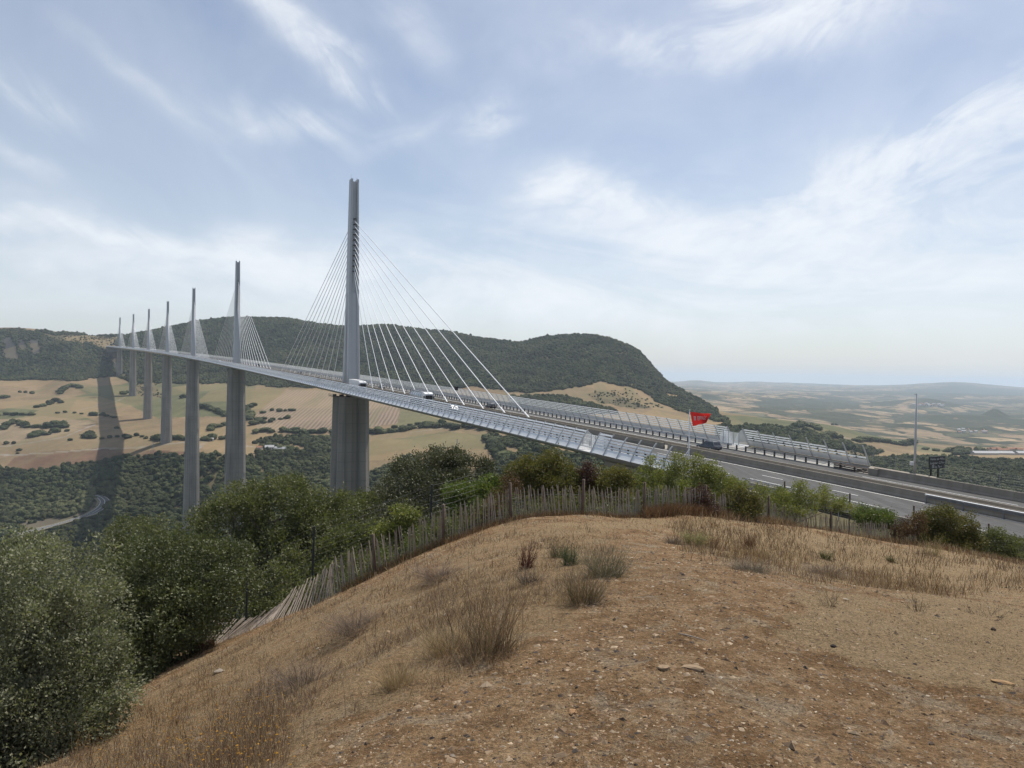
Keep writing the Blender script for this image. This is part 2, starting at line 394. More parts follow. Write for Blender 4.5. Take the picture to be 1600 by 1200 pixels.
def hit(px, py, dmin=45, dmax=28000):
    """first ground point along the line of sight through (px, py)"""
    d = LD[(LD >= dmin) & (LD <= dmax)]; r_ = ray(px, py); r_ = r_ / r_[1]
    P = r_[None] * d[:, None]; g = height(P[:, 0], P[:, 1]) - P[:, 2]
    k = np.argmax(g > 0)
    if g[k] <= 0: return None
    if k == 0: return P[0]
    f = -g[k - 1] / (g[k] - g[k - 1]); q = P[k - 1] + (P[k] - P[k - 1]) * f; q[2] = height(q[:1], q[1:2])[0]
    return q
class GH:                                                 # cached many-ray version
    pass
def hits(pxy, dmin=45, dmax=28000):
    pxy = np.asarray(pxy, float); d = LD[(LD >= dmin) & (LD <= dmax)][::2]
    out = np.full((len(pxy), 3), np.nan)
    for i in range(0, len(pxy), 200):
        q = pxy[i:i + 200]
        D = fw[None] + rt[None] * ((q[:, :1] - 800) / FPX) + up[None] * ((600 - q[:, 1:]) / FPX); D = D / D[:, 1:2]
        P = D[:, None] * d[None, :, None]; g = height(P[..., 0], P[..., 1]) - P[..., 2]
        k = np.argmax(g > 0, 1); ok = (g[np.arange(len(q)), k] > 0) & (k > 0); kk = np.maximum(k, 1); a = np.arange(len(q))
        f = -g[a, kk - 1] / (g[a, kk] - g[a, kk - 1]); o = P[a, kk - 1] + (P[a, kk] - P[a, kk - 1]) * f[:, None]
        o[:, 2] = height(o[:, 0], o[:, 1]); o[~ok] = np.nan; out[i:i + 200] = o
    return out

# ------------------------------------------------------------------ land cover of the valley (areas staked out along sight lines, then fixed to the ground)
STRAW, PALE, GREEN, PLOW, RED, WOODF, SCRUB, TRACK, ROCK, OLIVE = range(10)
LANDC = np.array([.655, .66, .70]) * np.array([(.315, .228, .128), (.36, .275, .165), (.170, .172, .085), (.255, .182, .126), (.225, .14, .085), (.05, .055, .028), (.15, .126, .07), (.38, .335, .265), (.105, .10, .092), (.215, .198, .10)])
LAND = [
    (GREEN, [(-300, 640), (60, 632), (140, 615), (200, 598), (340, 602), (360, 660), (250, 668), (170, 660), (120, 655), (0, 668), (-300, 668)]),
    (STRAW, [(-300, 596), (0, 596), (110, 590), (95, 615), (60, 630), (0, 640), (-300, 640)]),
    (PALE, [(-300, 655), (0, 655), (70, 650), (150, 660), (120, 672), (60, 690), (0, 690), (-300, 690)]),
    (GREEN, [(120, 606), (200, 600), (200, 628), (170, 640), (150, 625)]),
    (STRAW, [(120, 625), (200, 632), (260, 660), (160, 664), (110, 640)]),
    (STRAW, [(150, 662), (255, 655), (300, 690), (160, 684)]),
    (RED, [(20, 716), (70, 705), (160, 700), (230, 703), (300, 706), (260, 716), (170, 722), (110, 737), (40, 735), (10, 728)]),
    (GREEN, [(330, 600), (400, 598), (400, 650), (330, 645)]),
    (STRAW, [(250, 652), (400, 650), (400, 672), (250, 690)]),
    (OLIVE, [(395, 608), (450, 605), (440, 615), (410, 640), (395, 640)]),
    (PLOW, [(452, 609), (520, 611), (640, 620), (626, 662), (575, 667), (400, 676), (398, 650), (420, 630)]),
    (OLIVE, [(626, 632), (700, 638), (800, 660), (800, 672), (700, 662), (640, 668), (620, 668)]),
    (GREEN, [(566, 690), (640, 683), (700, 674), (755, 680), (768, 702), (700, 700), (640, 715), (560, 722)]),
    (STRAW, [(560, 715), (650, 700), (760, 704), (800, 735), (700, 760), (560, 750)]),
    (STRAW, [(480, 682), (520, 684), (520, 694), (488, 692)]),
    (GREEN, [(1130, 648), (1200, 652), (1300, 663), (1420, 690), (1500, 712), (1400, 706), (1320, 690), (1290, 680), (1220, 672), (1130, 672)]),
    (STRAW, [(1305, 680), (1400, 694), (1500, 706), (1640, 710), (1900, 712), (1900, 726), (1600, 722), (1500, 716), (1440, 715), (1390, 706)]),
    (OLIVE, [(1420, 697), (1500, 703), (1490, 712), (1440, 708)]),
    (WOODF, [(-300, 500), (195, 525), (230, 535), (210, 592), (180, 588), (110, 596), (0, 594), (-300, 596)]),
    (SCRUB, [(60, 522), (140, 524), (190, 529), (165, 548), (140, 538), (90, 534)]),
    (ROCK, [(160, 543), (184, 548), (184, 585), (172, 560)]),
    (WOODF, [(184, 590), (185, 545), (190, 527), (300, 480), (400, 470), (1020, 480), (1040, 596), (1110, 636), (1136, 664), (1100, 650), (1040, 640), (1000, 610), (940, 596), (880, 610), (820, 614), (740, 604), (640, 614), (520, 608), (440, 605), (360, 600), (300, 600), (240, 600), (205, 600)]),
    (SCRUB, [(200, 600), (240, 598), (250, 622), (215, 618)]),
    (STRAW, [(884, 612), (905, 606), (950, 603), (985, 606), (1010, 624), (1060, 640), (1130, 658), (1128, 668), (1000, 664), (930, 640), (890, 630)]),
    (SCRUB, [(915, 614), (985, 608), (1010, 626), (1040, 636), (990, 640), (935, 628)]),
    (WOODF, [(800, 620), (890, 622), (965, 646), (900, 650), (800, 640)]),
    (WOODF, [(1040, 618), (1100, 630), (1138, 662), (1110, 656), (1050, 640)]),
    (STRAW, [(1040, 614), (1062, 618), (1055, 622), (1042, 620)]),
    (WOODF, [(1120, 668), (1220, 668), (1270, 676), (1300, 690), (1380, 706), (1340, 720), (1250, 720), (1120, 700)]),
    (SCRUB, [(1150, 690), (1330, 704), (1380, 716), (1300, 722), (1150, 720)]),
    (WOODF, [(1340, 722), (1400, 716), (1480, 720), (1620, 723), (1950, 726), (1950, 800), (1340, 790)]),
    (WOODF, [(-300, 736), (0, 733), (65, 737), (110, 728), (160, 722), (240, 712), (300, 710), (400, 716), (400, 708), (470, 703), (520, 700), (520, 770), (640, 712), (700, 760), (640, 800), (400, 880), (-300, 880)]),
    (WOODF, [(400, 690), (440, 684), (520, 682), (520, 698), (480, 706), (400, 706)]),
    (STRAW, [(395, 694), (432, 693), (470, 697), (478, 703), (432, 706), (395, 707)]),
    (WOODF, [(755, 682), (800, 684), (850, 700), (960, 730), (900, 760), (800, 740), (770, 715)]),
    (STRAW, [(785, 698), (815, 701), (812, 712), (786, 708)]),
    (ROCK, [(5, 530), (16, 526), (30, 560), (22, 566), (4, 562)]), (ROCK, [(44, 534), (60, 530), (62, 556), (46, 556)]), (ROCK, [(26, 532), (36, 530), (38, 548), (28, 548)]),
    (ROCK, [(20, 822), (60, 812), (105, 810), (138, 798), (150, 784), (160, 780), (163, 790), (130, 805), (80, 824), (40, 832)]),
]
TRACKS = [([(-60, 700), (10, 697), (60, 690), (100, 683), (128, 671), (148, 664)], 1.3), ([(-60, 714), (60, 709), (160, 701), (210, 700), (260, 694), (300, 690)], 1.4), ([(310, 684), (320, 690), (312, 698), (300, 706)], 4.0), ([(385, 697), (440, 702), (500, 706)], 2.0), ([(640, 676), (700, 668), (760, 664), (800, 668)], .8),
          ([(110, 645), (150, 634), (185, 626), (200, 618)], .8), ([(1280, 676), (1330, 686), (1380, 690)], .8)]
def land_class(px, py, d):
    cl = np.full(px.shape, STRAW, int)
    jx = fbm(px / 14, py / 9, 3, 3) * 5; jy = fbm(px / 14, py / 9, 3, 4) * 3
    for c, poly in LAND:
        j = 1.0 if c in (WOODF, SCRUB, ROCK) else .35
        cl[inpoly(px + jx * j, py + jy * j, poly)] = c
    for pl, wd in TRACKS:
        for (x1, y1), (x2, y2) in zip(pl[:-1], pl[1:]):
            L2 = (x2 - x1) ** 2 + (y2 - y1) ** 2; u = np.clip(((px - x1) * (x2 - x1) + (py - y1) * (y2 - y1)) / L2, 0, 1)
            cl[np.hypot(px - x1 - u * (x2 - x1), (py - y1 - u * (y2 - y1)) * 1.6) < wd] = TRACK
    cl[d < 860] = np.where(np.isin(cl[d < 860], (TRACK,)), SCRUB, WOODF) if True else 0
    return cl

def polar(dr, azs):
    D, A = np.meshgrid(dr, azs, indexing='ij'); X = D * np.tan(A); Y = D
    return X, Y
def gridfaces(n, k):
    i = np.arange(n - 1)[:, None] * k + np.arange(k - 1)[None]
    return np.stack([i, i + 1, i + 1 + k, i + k], -1).reshape(-1, 4)

# --- materials of the land
def land_material():
    mt = bpy.data.materials.new('valley_land'); mt.use_nodes = True; t = NT(mt.node_tree); b = t.n['Principled BSDF']
    b.inputs['Roughness'].default_value = .95; b.inputs['Specular IOR Level'].default_value = .05
    geo = t.add('ShaderNodeNewGeometry').outputs['Position']
    col = t.add('ShaderNodeAttribute', attribute_name='land').outputs['Color']
    plow = t.add('ShaderNodeAttribute', attribute_name='plow').outputs['Fac']
    n1 = t.noise(geo, .012, 6, .65); n2 = t.noise(geo, .11, 5, .7)
    v = t.m('MULTIPLY', t.mapr(n1, .3, .7, .70, 1.25), t.mapr(n2, .3, .7, .84, 1.14))
    c = t.mix(1.0, col, v, 'MULTIPLY')
    pv_ = t.add('ShaderNodeTexVoronoi', voronoi_dimensions='2D'); t.put(pv_.inputs['Vector'], geo); pv_.inputs['Scale'].default_value = .0068
    ps_ = t.add('ShaderNodeSeparateColor'); t.put(ps_.inputs[0], pv_.outputs['Color'])
    c = t.mix(t.m('MULTIPLY', t.m('GREATER_THAN', ps_.outputs[0], .62), .4), c, (.19, .15, .085)); c = t.mix(t.m('MULTIPLY', t.m('GREATER_THAN', ps_.outputs[1], .7), .35), c, (.30, .215, .115))
    # mown swaths and drill rows
    mp = t.add('ShaderNodeMapping'); t.put(mp.inputs[0], geo); mp.inputs['Rotation'].default_value = (0, 0, R(-15)); mp.inputs['Scale'].default_value = (1, .25, 1)
    wv = t.add('ShaderNodeTexWave', wave_type='BANDS', bands_direction='X'); t.put(wv.inputs[0], mp.outputs[0])
    wv.inputs['Scale'].default_value = .042; wv.inputs['Distortion'].default_value = 3.5; wv.inputs['Detail'].default_value = 2; wv.inputs['Detail Scale'].default_value = .6
    c = t.mix(t.m('MULTIPLY', plow, wv.outputs['Fac']), c, (.29, .225, .165))
    mp2 = t.add('ShaderNodeMapping'); t.put(mp2.inputs[0], geo); mp2.inputs['Rotation'].default_value = (0, 0, R(-30)); mp2.inputs['Scale'].default_value = (1, .08, .2)
    st = t.noise(mp2.outputs[0], .035, 5, .7)
    c = t.mix(t.mapr(st, .50, .66, 0, .62), c, (.155, .14, .075))
    fm = t.add('ShaderNodeAttribute', attribute_name='plateau').outputs['Fac']
    pc, _ = patchwork(t, geo, t.m('MULTIPLY', fm, 0)); c = t.mix(fm, c, pc)
    t.put(b.inputs['Base Color'], c)
    bp = t.add('ShaderNodeBump'); bp.inputs['Strength'].default_value = .6; bp.inputs['Distance'].default_value = .6
    t.put(bp.inputs['Height'], t.noise(geo, .35, 5, .7)); t.put(b.inputs['Normal'], bp.outputs[0])
    return mt
def patchwork(t, geo, wood):
    """stubble, pasture and copses of the plateau, hedges along the plot borders"""
    wn = t.add('ShaderNodeVectorMath', operation='ADD'); t.put(wn.inputs[0], geo)
    nn = t.add('ShaderNodeTexNoise'); t.put(nn.inputs['Vector'], geo); nn.inputs['Scale'].default_value = .0024; nn.inputs['Detail'].default_value = 4
    sc2 = t.add('ShaderNodeVectorMath', operation='SCALE'); t.put(sc2.inputs[0], nn.outputs['Color']); sc2.inputs['Scale'].default_value = 460
    t.put(wn.inputs[1], sc2.outputs[0])
    fl = t.add('ShaderNodeVectorMath', operation='MULTIPLY'); t.put(fl.inputs[0], wn.outputs[0]); fl.inputs[1].default_value = (1, .6, 0)
    vo = t.add('ShaderNodeTexVoronoi', voronoi_dimensions='2D'); t.put(vo.inputs['Vector'], fl.outputs[0]); vo.inputs['Scale'].default_value = .0092
    ve = t.add('ShaderNodeTexVoronoi', voronoi_dimensions='2D', feature='DISTANCE_TO_EDGE'); t.put(ve.inputs['Vector'], fl.outputs[0]); ve.inputs['Scale'].default_value = .0092
    sp = t.add('ShaderNodeSeparateColor'); t.put(sp.inputs[0], vo.outputs['Color'])
    c = t.ramp(sp.outputs[0], [(0, (.40, .30, .185)), (.2, (.31, .23, .145)), (.36, (.17, .158, .095)), (.52, (.34, .25, .155)), (.74, (.11, .11, .06)), (.85, (.055, .062, .036))])
    c.node.color_ramp.interpolation = 'CONSTANT'
    hedge = t.m('MULTIPLY', t.mapr(ve.outputs['Distance'], .05, .11, 1, 0), t.mapr(t.noise(geo, .005, 4), .36, .46))
    c = t.mix(hedge, c, (.06, .068, .04))
    tree = t.m('MAXIMUM', t.mapr(t.noise(geo, .013, 5, .7), .575, .635), t.mapr(t.noise(geo, .032, 3, .6), .60, .66))
    c = t.mix(t.m('MULTIPLY', tree, .85), c, (.07, .076, .045))
    wd = t.m('MAXIMUM', wood, t.mapr(t.noise(geo, .0013, 6, .62), .52, .555))
    wd = t.m('MULTIPLY', wd, t.mapr(t.noise(geo, .012, 4, .6), .32, .42))
    c = t.mix(wd, c, t.mix(t.noise(geo, .02, 4), (.048, .056, .033), (.095, .10, .06)))
    return t.mix(1.0, c, t.mapr(t.noise(geo, .006, 5), .3, .7, .58, .86), 'MULTIPLY'), wd
def far_material():
    mt = bpy.data.materials.new('plateau_land'); mt.use_nodes = True; t = NT(mt.node_tree); b = t.n['Principled BSDF']
    b.inputs['Roughness'].default_value = .95; b.inputs['Specular IOR Level'].default_value = .05
    geo = t.add('ShaderNodeNewGeometry').outputs['Position']
    wood = t.add('ShaderNodeAttribute', attribute_name='wood').outputs['Fac']
    c, wd = patchwork(t, geo, wood); t.put(b.inputs['Base Color'], c)
    bp = t.add('ShaderNodeBump'); bp.inputs['Strength'].default_value = .7; bp.inputs['Distance'].default_value = 6
    t.put(bp.inputs['Height'], t.m('MULTIPLY', wd, t.noise(geo, .03, 3))); t.put(b.inputs['Normal'], bp.outputs[0])
    return mt

azA, azB = math.atan((-330 - 800) / FPX), math.atan((1930 - 800) / FPX)
# valley sheet 68 m .. 3000 m
dv = np.concatenate([np.exp(np.linspace(math.log(68), math.log(800), 90))[:-1], np.exp(np.linspace(math.log(800), math.log(3000), 300))])
av = np.linspace(azA, azB, 860)
VX, VY = polar(dv, av); VZ = height(VX, VY)
VP = np.stack([VX, VY, VZ], -1)
vpx, vpy, vd = project(VP.reshape(-1, 3))
VCL = land_class(vpx, vpy, vd)
vme = npmesh('valley', VP.reshape(-1, 3), gridfaces(*VX.shape)[:, ::1], [land_material()], True)
lc = LANDC[VCL]; lc = np.hstack([lc, np.ones((len(lc), 1))])
fattr(vme, 'land', lc, 'POINT', 'FLOAT_COLOR'); fattr(vme, 'plow', (VCL == PLOW) * .8)
fattr(vme, 'plateau', sstep(vd, 1700, 1900) * (vpx > 1060))
valley = tag(link('valley_terrain', vme), kind='structure')
# far sheet 3000 m .. 30 km
dfa = np.exp(np.linspace(math.log(3000), math.log(30000), 210)); af = np.linspace(azA, azB, 620)
FX, FY = polar(dfa, af); FZ = height(FX, FY); FP = np.stack([FX, FY, FZ], -1)
fpx, fpy, fd = project(FP.reshape(-1, 3))
wood = np.zeros(len(fd))
for poly in ([(1180, 628), (1230, 622), (1300, 622), (1350, 628), (1340, 638), (1250, 642), (1180, 640)], [(1420, 634), (1436, 622), (1452, 619), (1480, 620), (1500, 626), (1540, 632), (1480, 636), (1420, 640)],
             [(1390, 648), (1440, 646), (1500, 645), (1540, 644), (1556, 636), (1570, 642), (1590, 652), (1570, 657), (1540, 655), (1546, 664), (1500, 668), (1470, 666), (1440, 658), (1400, 662)],
             [(1290, 610), (1380, 612), (1470, 604), (1520, 603), (1600, 609), (1950, 612), (1950, 620), (1600, 619), (1500, 620), (1300, 616)],
             [(1390, 690), (1430, 676), (1500, 676), (1560, 690), (1640, 680), (1950, 690), (1950, 705), (1600, 704), (1500, 694), (1440, 692)]):
    wood[inpoly(fpx + fbm(fpx / 12, fpy / 6, 3, 8) * 8, fpy + fbm(fpx / 12, fpy / 6, 3, 12) * 3, poly)] = 1
fme = npmesh('plateau', FP.reshape(-1, 3), gridfaces(*FX.shape), [far_material()], True)
fattr(fme, 'wood', wood)
tag(link('far_plateau', fme), kind='structure')
# ------------------------------------------------------------------ the knoll underfoot
FGREG = {
    'slope': [(0, 1300), (0, 1120), (210, 1085), (330, 1006), (560, 918), (790, 818), (960, 812), (955, 870), (905, 975), (765, 1045), (560, 1135), (430, 1215), (380, 1300)],
    'back': [(1040, 800), (1445, 852), (1700, 885), (1700, 925), (1400, 922), (1150, 893), (1050, 850)],
    'patch': [(1265, 935), (1700, 925), (1700, 1065), (1480, 1078), (1360, 1040), (1300, 1000), (1190, 965)],
    'rim': [(780, 818), (930, 806), (1040, 806), (1060, 830), (960, 835), (880, 835)],
}
def fg_mask(X, Y, Z, name, jit=26):
    px, py, d = project(np.stack([X, Y, Z], -1)); ok = d > .3
    jx = fbm(X * 1.1, Y * 1.1, 4, 31) * jit * 1.6; jy = fbm(X * 1.1, Y * 1.1, 4, 37) * jit
    acc = 0
    for k, (a, b) in enumerate(((0, 0), (9, 4), (-9, -4), (5, -7), (-5, 7))):
        acc = acc + inpoly(px + jx + a, py + jy + b, FGREG[name])
    return np.where(ok, acc / 5.0, .3)
dg = np.concatenate([np.linspace(-4.5, 1.8, 16)[:-1], np.exp(np.linspace(math.log(1.8), math.log(68), 330))])
ag = np.linspace(R(-62), R(62), 600)
def fg_height(X, Y):
    z = height(X, Y); r_ = np.hypot(X, Y); k = 1 - sstep(r_, 30, 55)
    return z + k * (fbm(X * .7, Y * .7, 3, 41) * .10 + fbm(X * 4, Y * 4, 3, 43) * .028 + (1 - sstep(r_, 12, 20)) * fbm(X * 11, Y * 11, 2, 47) * .014)
GX, GY = polar(dg + 6.0, ag); GY = GY - 6.0; GZ = fg_height(GX, GY)
GZ[-1] = height(GX[-1], GY[-1]) + .02
gx, gy, gz = GX.ravel(), GY.ravel(), GZ.ravel()
straw = np.maximum.reduce([fg_mask(gx, gy, gz, 'slope') * .5, fg_mask(gx, gy, gz, 'back') * .8, fg_mask(gx, gy, gz, 'patch', 42) * .78, fg_mask(gx, gy, gz, 'rim') * .7])
# rough undergrowth beyond the fence
FENCE = [(300, 1022, 21.2), (345, 1003, 21.2), (375, 992, 20.6), (410, 978, 20.4), (440, 968, 20.3), (480, 950, 20.6), (520, 933, 20.3), (560, 916, 20.5), (600, 895, 21), (650, 872, 21.5), (700, 848, 22), (750, 826, 22.3), (800, 812, 23), (860, 808, 23.5), (930, 808, 24), (1000, 806, 25), (1060, 806, 26), (1120, 812, 27.5), (1200, 822, 30), (1290, 838, 31.5), (1360, 848, 32.5), (1445, 858, 33.5)]
FXY = np.array([[(px - 800) / FPX * d, d] for px, py, d in FENCE])
def beyond(X, Y, m_=0.0):
    px = 800 + FPX * X / np.maximum(Y, .1); d0 = np.interp(px, [f[0] for f in FENCE], [f[2] for f in FENCE], 22.0, 36.0)
    d0 = np.where(px < 300, 24 - (300 - px) * .045, d0); return Y - np.maximum(d0, 9.0) - m_
brush = sstep(beyond(gx, gy) + fbm(gx, gy, 3, 61) * 1.5, .2, 2.0)
def ground_material():
    mt = bpy.data.materials.new('dry_ground'); mt.use_nodes = True; t = NT(mt.node_tree); b = t.n['Principled BSDF']
    b.inputs['Roughness'].default_value = .95; b.inputs['Specular IOR Level'].default_value = .08
    geo = t.add('ShaderNodeNewGeometry').outputs['Position']
    st = t.add('ShaderNodeAttribute', attribute_name='straw').outputs['Fac']
    n0 = t.noise(geo, .55, 6, .62, .4); n1 = t.noise(geo, 3.2, 7, .68); n2 = t.noise(geo, 26, 5, .7); n3 = t.noise(geo, 90, 3, .7)
    soil = t.mix(t.mapr(n0, .36, .66), (0.137, 0.080, 0.041), (0.200, 0.124, 0.068))
    soil = t.mix(t.mapr(n1, .46, .68), soil, (0.259, 0.178, 0.107))
    soil = t.mix(t.mapr(n1, .45, .31), soil, (.105, .068, .04))
    grey = t.mapr(t.noise(geo, 1.5, 6, .7, .6), .53, .63)
    soil = t.mix(t.m('MULTIPLY', grey, .55), soil, (0.244, 0.207, 0.159))
    dry = t.mix(t.mapr(n1, .35, .65), (.345, .255, .145), (.245, .175, .10))
    soil = t.mix(1.0, soil, (1.30, 1.30, 1.22), 'MULTIPLY')
    k = t.m('ADD', st, t.m('MULTIPLY', t.m('SUBTRACT', n1, .5), 1.3)); k = t.mapr(k, .3, .62)
    c = t.mix(t.m('MULTIPLY', k, .85), soil, dry)
    c = t.mix(1.0, c, t.m('MULTIPLY', t.mapr(n2, .3, .72, .45, 1.5), t.mapr(n3, .3, .7, .68, 1.28)), 'MULTIPLY')
    br = t.add('ShaderNodeAttribute', attribute_name='brush').outputs['Fac']
    c = t.mix(br, c, t.mix(n1, (.045, .045, .022), (.11, .095, .05)))
    t.put(b.inputs['Base Color'], c)
    bp = t.add('ShaderNodeBump'); bp.inputs['Strength'].default_value = 1.0; bp.inputs['Distance'].default_value = .07
    h = t.m('ADD', t.m('MULTIPLY', n2, .8), t.m('ADD', t.m('MULTIPLY', n3, .35), t.m('MULTIPLY', n1, 1.2)))
    t.put(bp.inputs['Height'], h); t.put(b.inputs['Normal'], bp.outputs[0])
    return mt
gme = npmesh('ground', np.stack([gx, gy, gz], -1), gridfaces(*GX.shape), [ground_material()], True)
fattr(gme, 'straw', straw); fattr(gme, 'brush', brush)
ground = tag(link('ground', gme), kind='structure')
def gz_at(x, y): return float(fg_height(np.array([float(x)]), np.array([float(y)]))[0])
def fg_hit(px, py, dmax=66):
    d = np.exp(np.linspace(math.log(1.5), math.log(dmax), 700)); r_ = ray(px, py); r_ = r_ / r_[1]; P = r_[None] * d[:, None]
    g = fg_height(P[:, 0], P[:, 1]) - P[:, 2]; k = int(np.argmax(g > 0))
    q = P[k].copy(); q[2] = fg_height(q[:1], q[1:2])[0]; return q
def at_depth(px, d):
    x = (px - 800) / FPX * d
    return np.array([x, d, gz_at(x, d)])
# ------------------------------------------------------------------ viaduct
M_STEEL = mat('white_steel', (.50, .50, .49), (.44, .44, .43), .3, .45, spec=.4)
M_PYLON = mat('pylon_steel', (.46, .465, .47), (.41, .415, .42), .15, .42, spec=.4, stretch=(1, 1, .25))
M_FAIR = mat('white_fairing', (.84, .84, .83), (.76, .76, .75), .8, .4, spec=.4)
M_CONC = mat('pier_concrete', (.335, .305, .262), (.225, .205, .178), .10, .85, bump=.3, stretch=(1, 1, .12), lo=.3, hi=.7)
M_CONC2 = mat('barrier_concrete', (.32, .285, .235), (.24, .21, .172), .9, .9, bump=.25, stretch=(1, 1, .5), lo=.3, hi=.7)
M_CABLE = mat('white_cable', (.80, .81, .82), (.74, .75, .76), 1, .5)
M_ASPH = mat('asphalt', (.085, .084, .082), (.062, .061, .06), 1.0, .85, bump=.15, lo=.3, hi=.7)
t_ = NT(M_ASPH.node_tree); b_ = t_.n['Principled BSDF']; src_ = b_.inputs['Base Color'].links[0].from_socket
mp_ = t_.add('ShaderNodeMapping'); t_.put(mp_.inputs[0], t_.add('ShaderNodeNewGeometry').outputs['Position']); mp_.inputs['Rotation'].default_value = (0, 0, AZ0); mp_.inputs['Scale'].default_value = (1.1, .018, .1)
t_.put(b_.inputs['Base Color'], t_.mix(1.0, src_, t_.mapr(t_.noise(mp_.outputs[0], .9, 4, .6), .3, .7, .72, 1.22), 'MULTIPLY'))
M_PAINT = mat('road_paint', (.72, .72, .70), (.55, .55, .53), 3, .6)
M_DARK = mat('dark_rail', (.05, .052, .055), (.035, .036, .04), 3, .5)
M_GALV = mat('galvanised', (.33, .34, .35), (.26, .27, .28), 2, .45, metal=.4)
def pier_mat():
    # board marks every lift, streaks running down
    mt = M_CONC; t = NT(mt.node_tree); b = t.n['Principled BSDF']; src = b.inputs['Base Color'].links[0].from_socket
    oc = t.add('ShaderNodeTexCoord').outputs['Object']; sx_ = t.add('ShaderNodeSeparateXYZ'); t.put(sx_.inputs[0], oc)
    lift = t.m('FRACT', t.m('MULTIPLY', sx_.outputs[2], .25)); ln = t.m('LESS_THAN', lift, .07)
    ln = t.m('MULTIPLY', ln, .5)
    mp = t.add('ShaderNodeMapping'); t.put(mp.inputs[0], oc); mp.inputs['Scale'].default_value = (1, 1, .012)
    stn = t.mapr(t.noise(mp.outputs[0], .55, 4, .6), .52, .66, 0, .7)
    c = t.mix(ln, src, (.2, .195, .185)); c = t.mix(stn, c, (.15, .145, .135))
    blk = t.noise(oc, .06, 2); c = t.mix(1.0, c, t.mapr(blk, .3, .7, .88, 1.1), 'MULTIPLY')
    t.put(b.inputs['Base Color'], c)
pier_mat()
def slat_mat(name, al, tr):
    """milky clear plastic: some light passes straight, some is scattered through"""
    mt = bpy.data.materials.new(name); mt.use_nodes = True; t = NT(mt.node_tree); b = t.n['Principled BSDF']
    b.inputs['Base Color'].default_value = (.88, .89, .90, 1); b.inputs['Roughness'].default_value = .22; b.inputs['Specular IOR Level'].default_value = .6
    tl = t.add('ShaderNodeBsdfTranslucent'); tl.inputs[0].default_value = (.8, .83, .85, 1)
    tp = t.add('ShaderNodeBsdfTransparent'); tp.inputs[0].default_value = (.93, .95, .96, 1)
    m1 = t.add('ShaderNodeMixShader'); m1.inputs[0].default_value = tr; t.put(m1.inputs[1], b.outputs[0]); t.put(m1.inputs[2], tl.outputs[0])
    m2 = t.add('ShaderNodeMixShader'); m2.inputs[0].default_value = al; t.put(m2.inputs[1], tp.outputs[0]); t.put(m2.inputs[2], m1.outputs[0])
    t.put(t.n['Material Output'].inputs[0], m2.outputs[0])
    return mt
M_SLAT = slat_mat('clear_slat', .9, .35)
M_GLASS = slat_mat('clear_panel', .4, .5)

S_ABUT, S_END = -204.0, 2256.0
viaduct = tag(empty('cable_stayed_viaduct', tuple(at(0, 0, 0))), 'long multi-span motorway viaduct with seven white cable-stayed pylons on tall concrete piers', 'bridge')
VO = Vector(viaduct.location)
def vb(mb, name, mats, parent=None, smooth=False):
    """part built in world coordinates, parented to the viaduct"""
    o = mb.build(name, mats, parent or viaduct, smooth); off = VO if parent is None else Vector((0, 0, 0))
    o.location = -VO if parent is None else (0, 0, 0); return o
BAY = 3.4
M_WALK = mat('walkway', (.34, .33, .305), (.28, .27, .25), .6, .8)
FT, FALL = 13.0, -.69                                       # far-side rail line and cross fall
ss_all = np.arange(S_ABUT, S_END + 1, 10.2)
mb = MB()
sweep(mb, [(-14.4, -.03), (-17.45, -.07), (-17.2, -.34), (-15.2, -1.0), (-2.6, -4.2), (2.6, -4.2), (15.2, -1.0), (17.2, -.34), (17.45, -.07), (14.4, -.95), (0, -.75)], ss_all, 0, True, True)
vb(mb, 'deck', M_STEEL)
mb = MB(); sweep(mb, [(-13.75, 0), (-2.6, .0)], ss_all); sweep(mb, [(2.6, -.48), (13.15, FALL)], ss_all); vb(mb, 'road_surface', M_ASPH)
mb = MB(); sweep(mb, [(-2.55, .01), (1.6, -.02), (2.55, -.47)], ss_all); vb(mb, 'central_strip', M_CONC2)
# crash barriers along the middle, dusty steel on a concrete plinth
for t0 in (-2.45, 2.45):
    mb = MB(); q = .14; b0 = 0 if t0 < 0 else -.48
    sweep(mb, [(t0 - q, b0), (t0 - q, b0 + .42), (t0 - q * .6, b0 + .5), (t0 - q * .6, b0 + 1.0), (t0 + q * .6, b0 + 1.0), (t0 + q * .6, b0 + .5), (t0 + q, b0 + .42), (t0 + q, b0)], ss_all)
    vb(mb, 'central_barrier', M_CONC2)
# piers
HP = [94.5, 244.96, 221.05, 144.21, 136.42, 111.94, 77.56]
SP = [342.0 * i for i in range(7)]
def octo(w_, l_, ch, z):
    return [(-w_ / 2 + ch, -l_ / 2, z), (w_ / 2 - ch, -l_ / 2, z), (w_ / 2, -l_ / 2 + ch, z), (w_ / 2, l_ / 2 - ch, z), (w_ / 2 - ch, l_ / 2, z), (-w_ / 2 + ch, l_ / 2, z), (-w_ / 2, l_ / 2 - ch, z), (-w_ / 2, -l_ / 2 + ch, z)]
def groove(w_, l_, ch, z, gw=1.5, gd=.55):
    q = octo(w_, l_, ch, z)
    return [q[0], (-gw, -l_ / 2, z), (-gw + .3, -l_ / 2 + gd, z), (gw - .3, -l_ / 2 + gd, z), (gw, -l_ / 2, z), q[1], q[2], q[3], q[4], (gw, l_ / 2, z), (gw - .3, l_ / 2 - gd, z), (-gw + .3, l_ / 2 - gd, z), (-gw, l_ / 2, z), q[5], q[6], q[7]]
pier_proto = {}
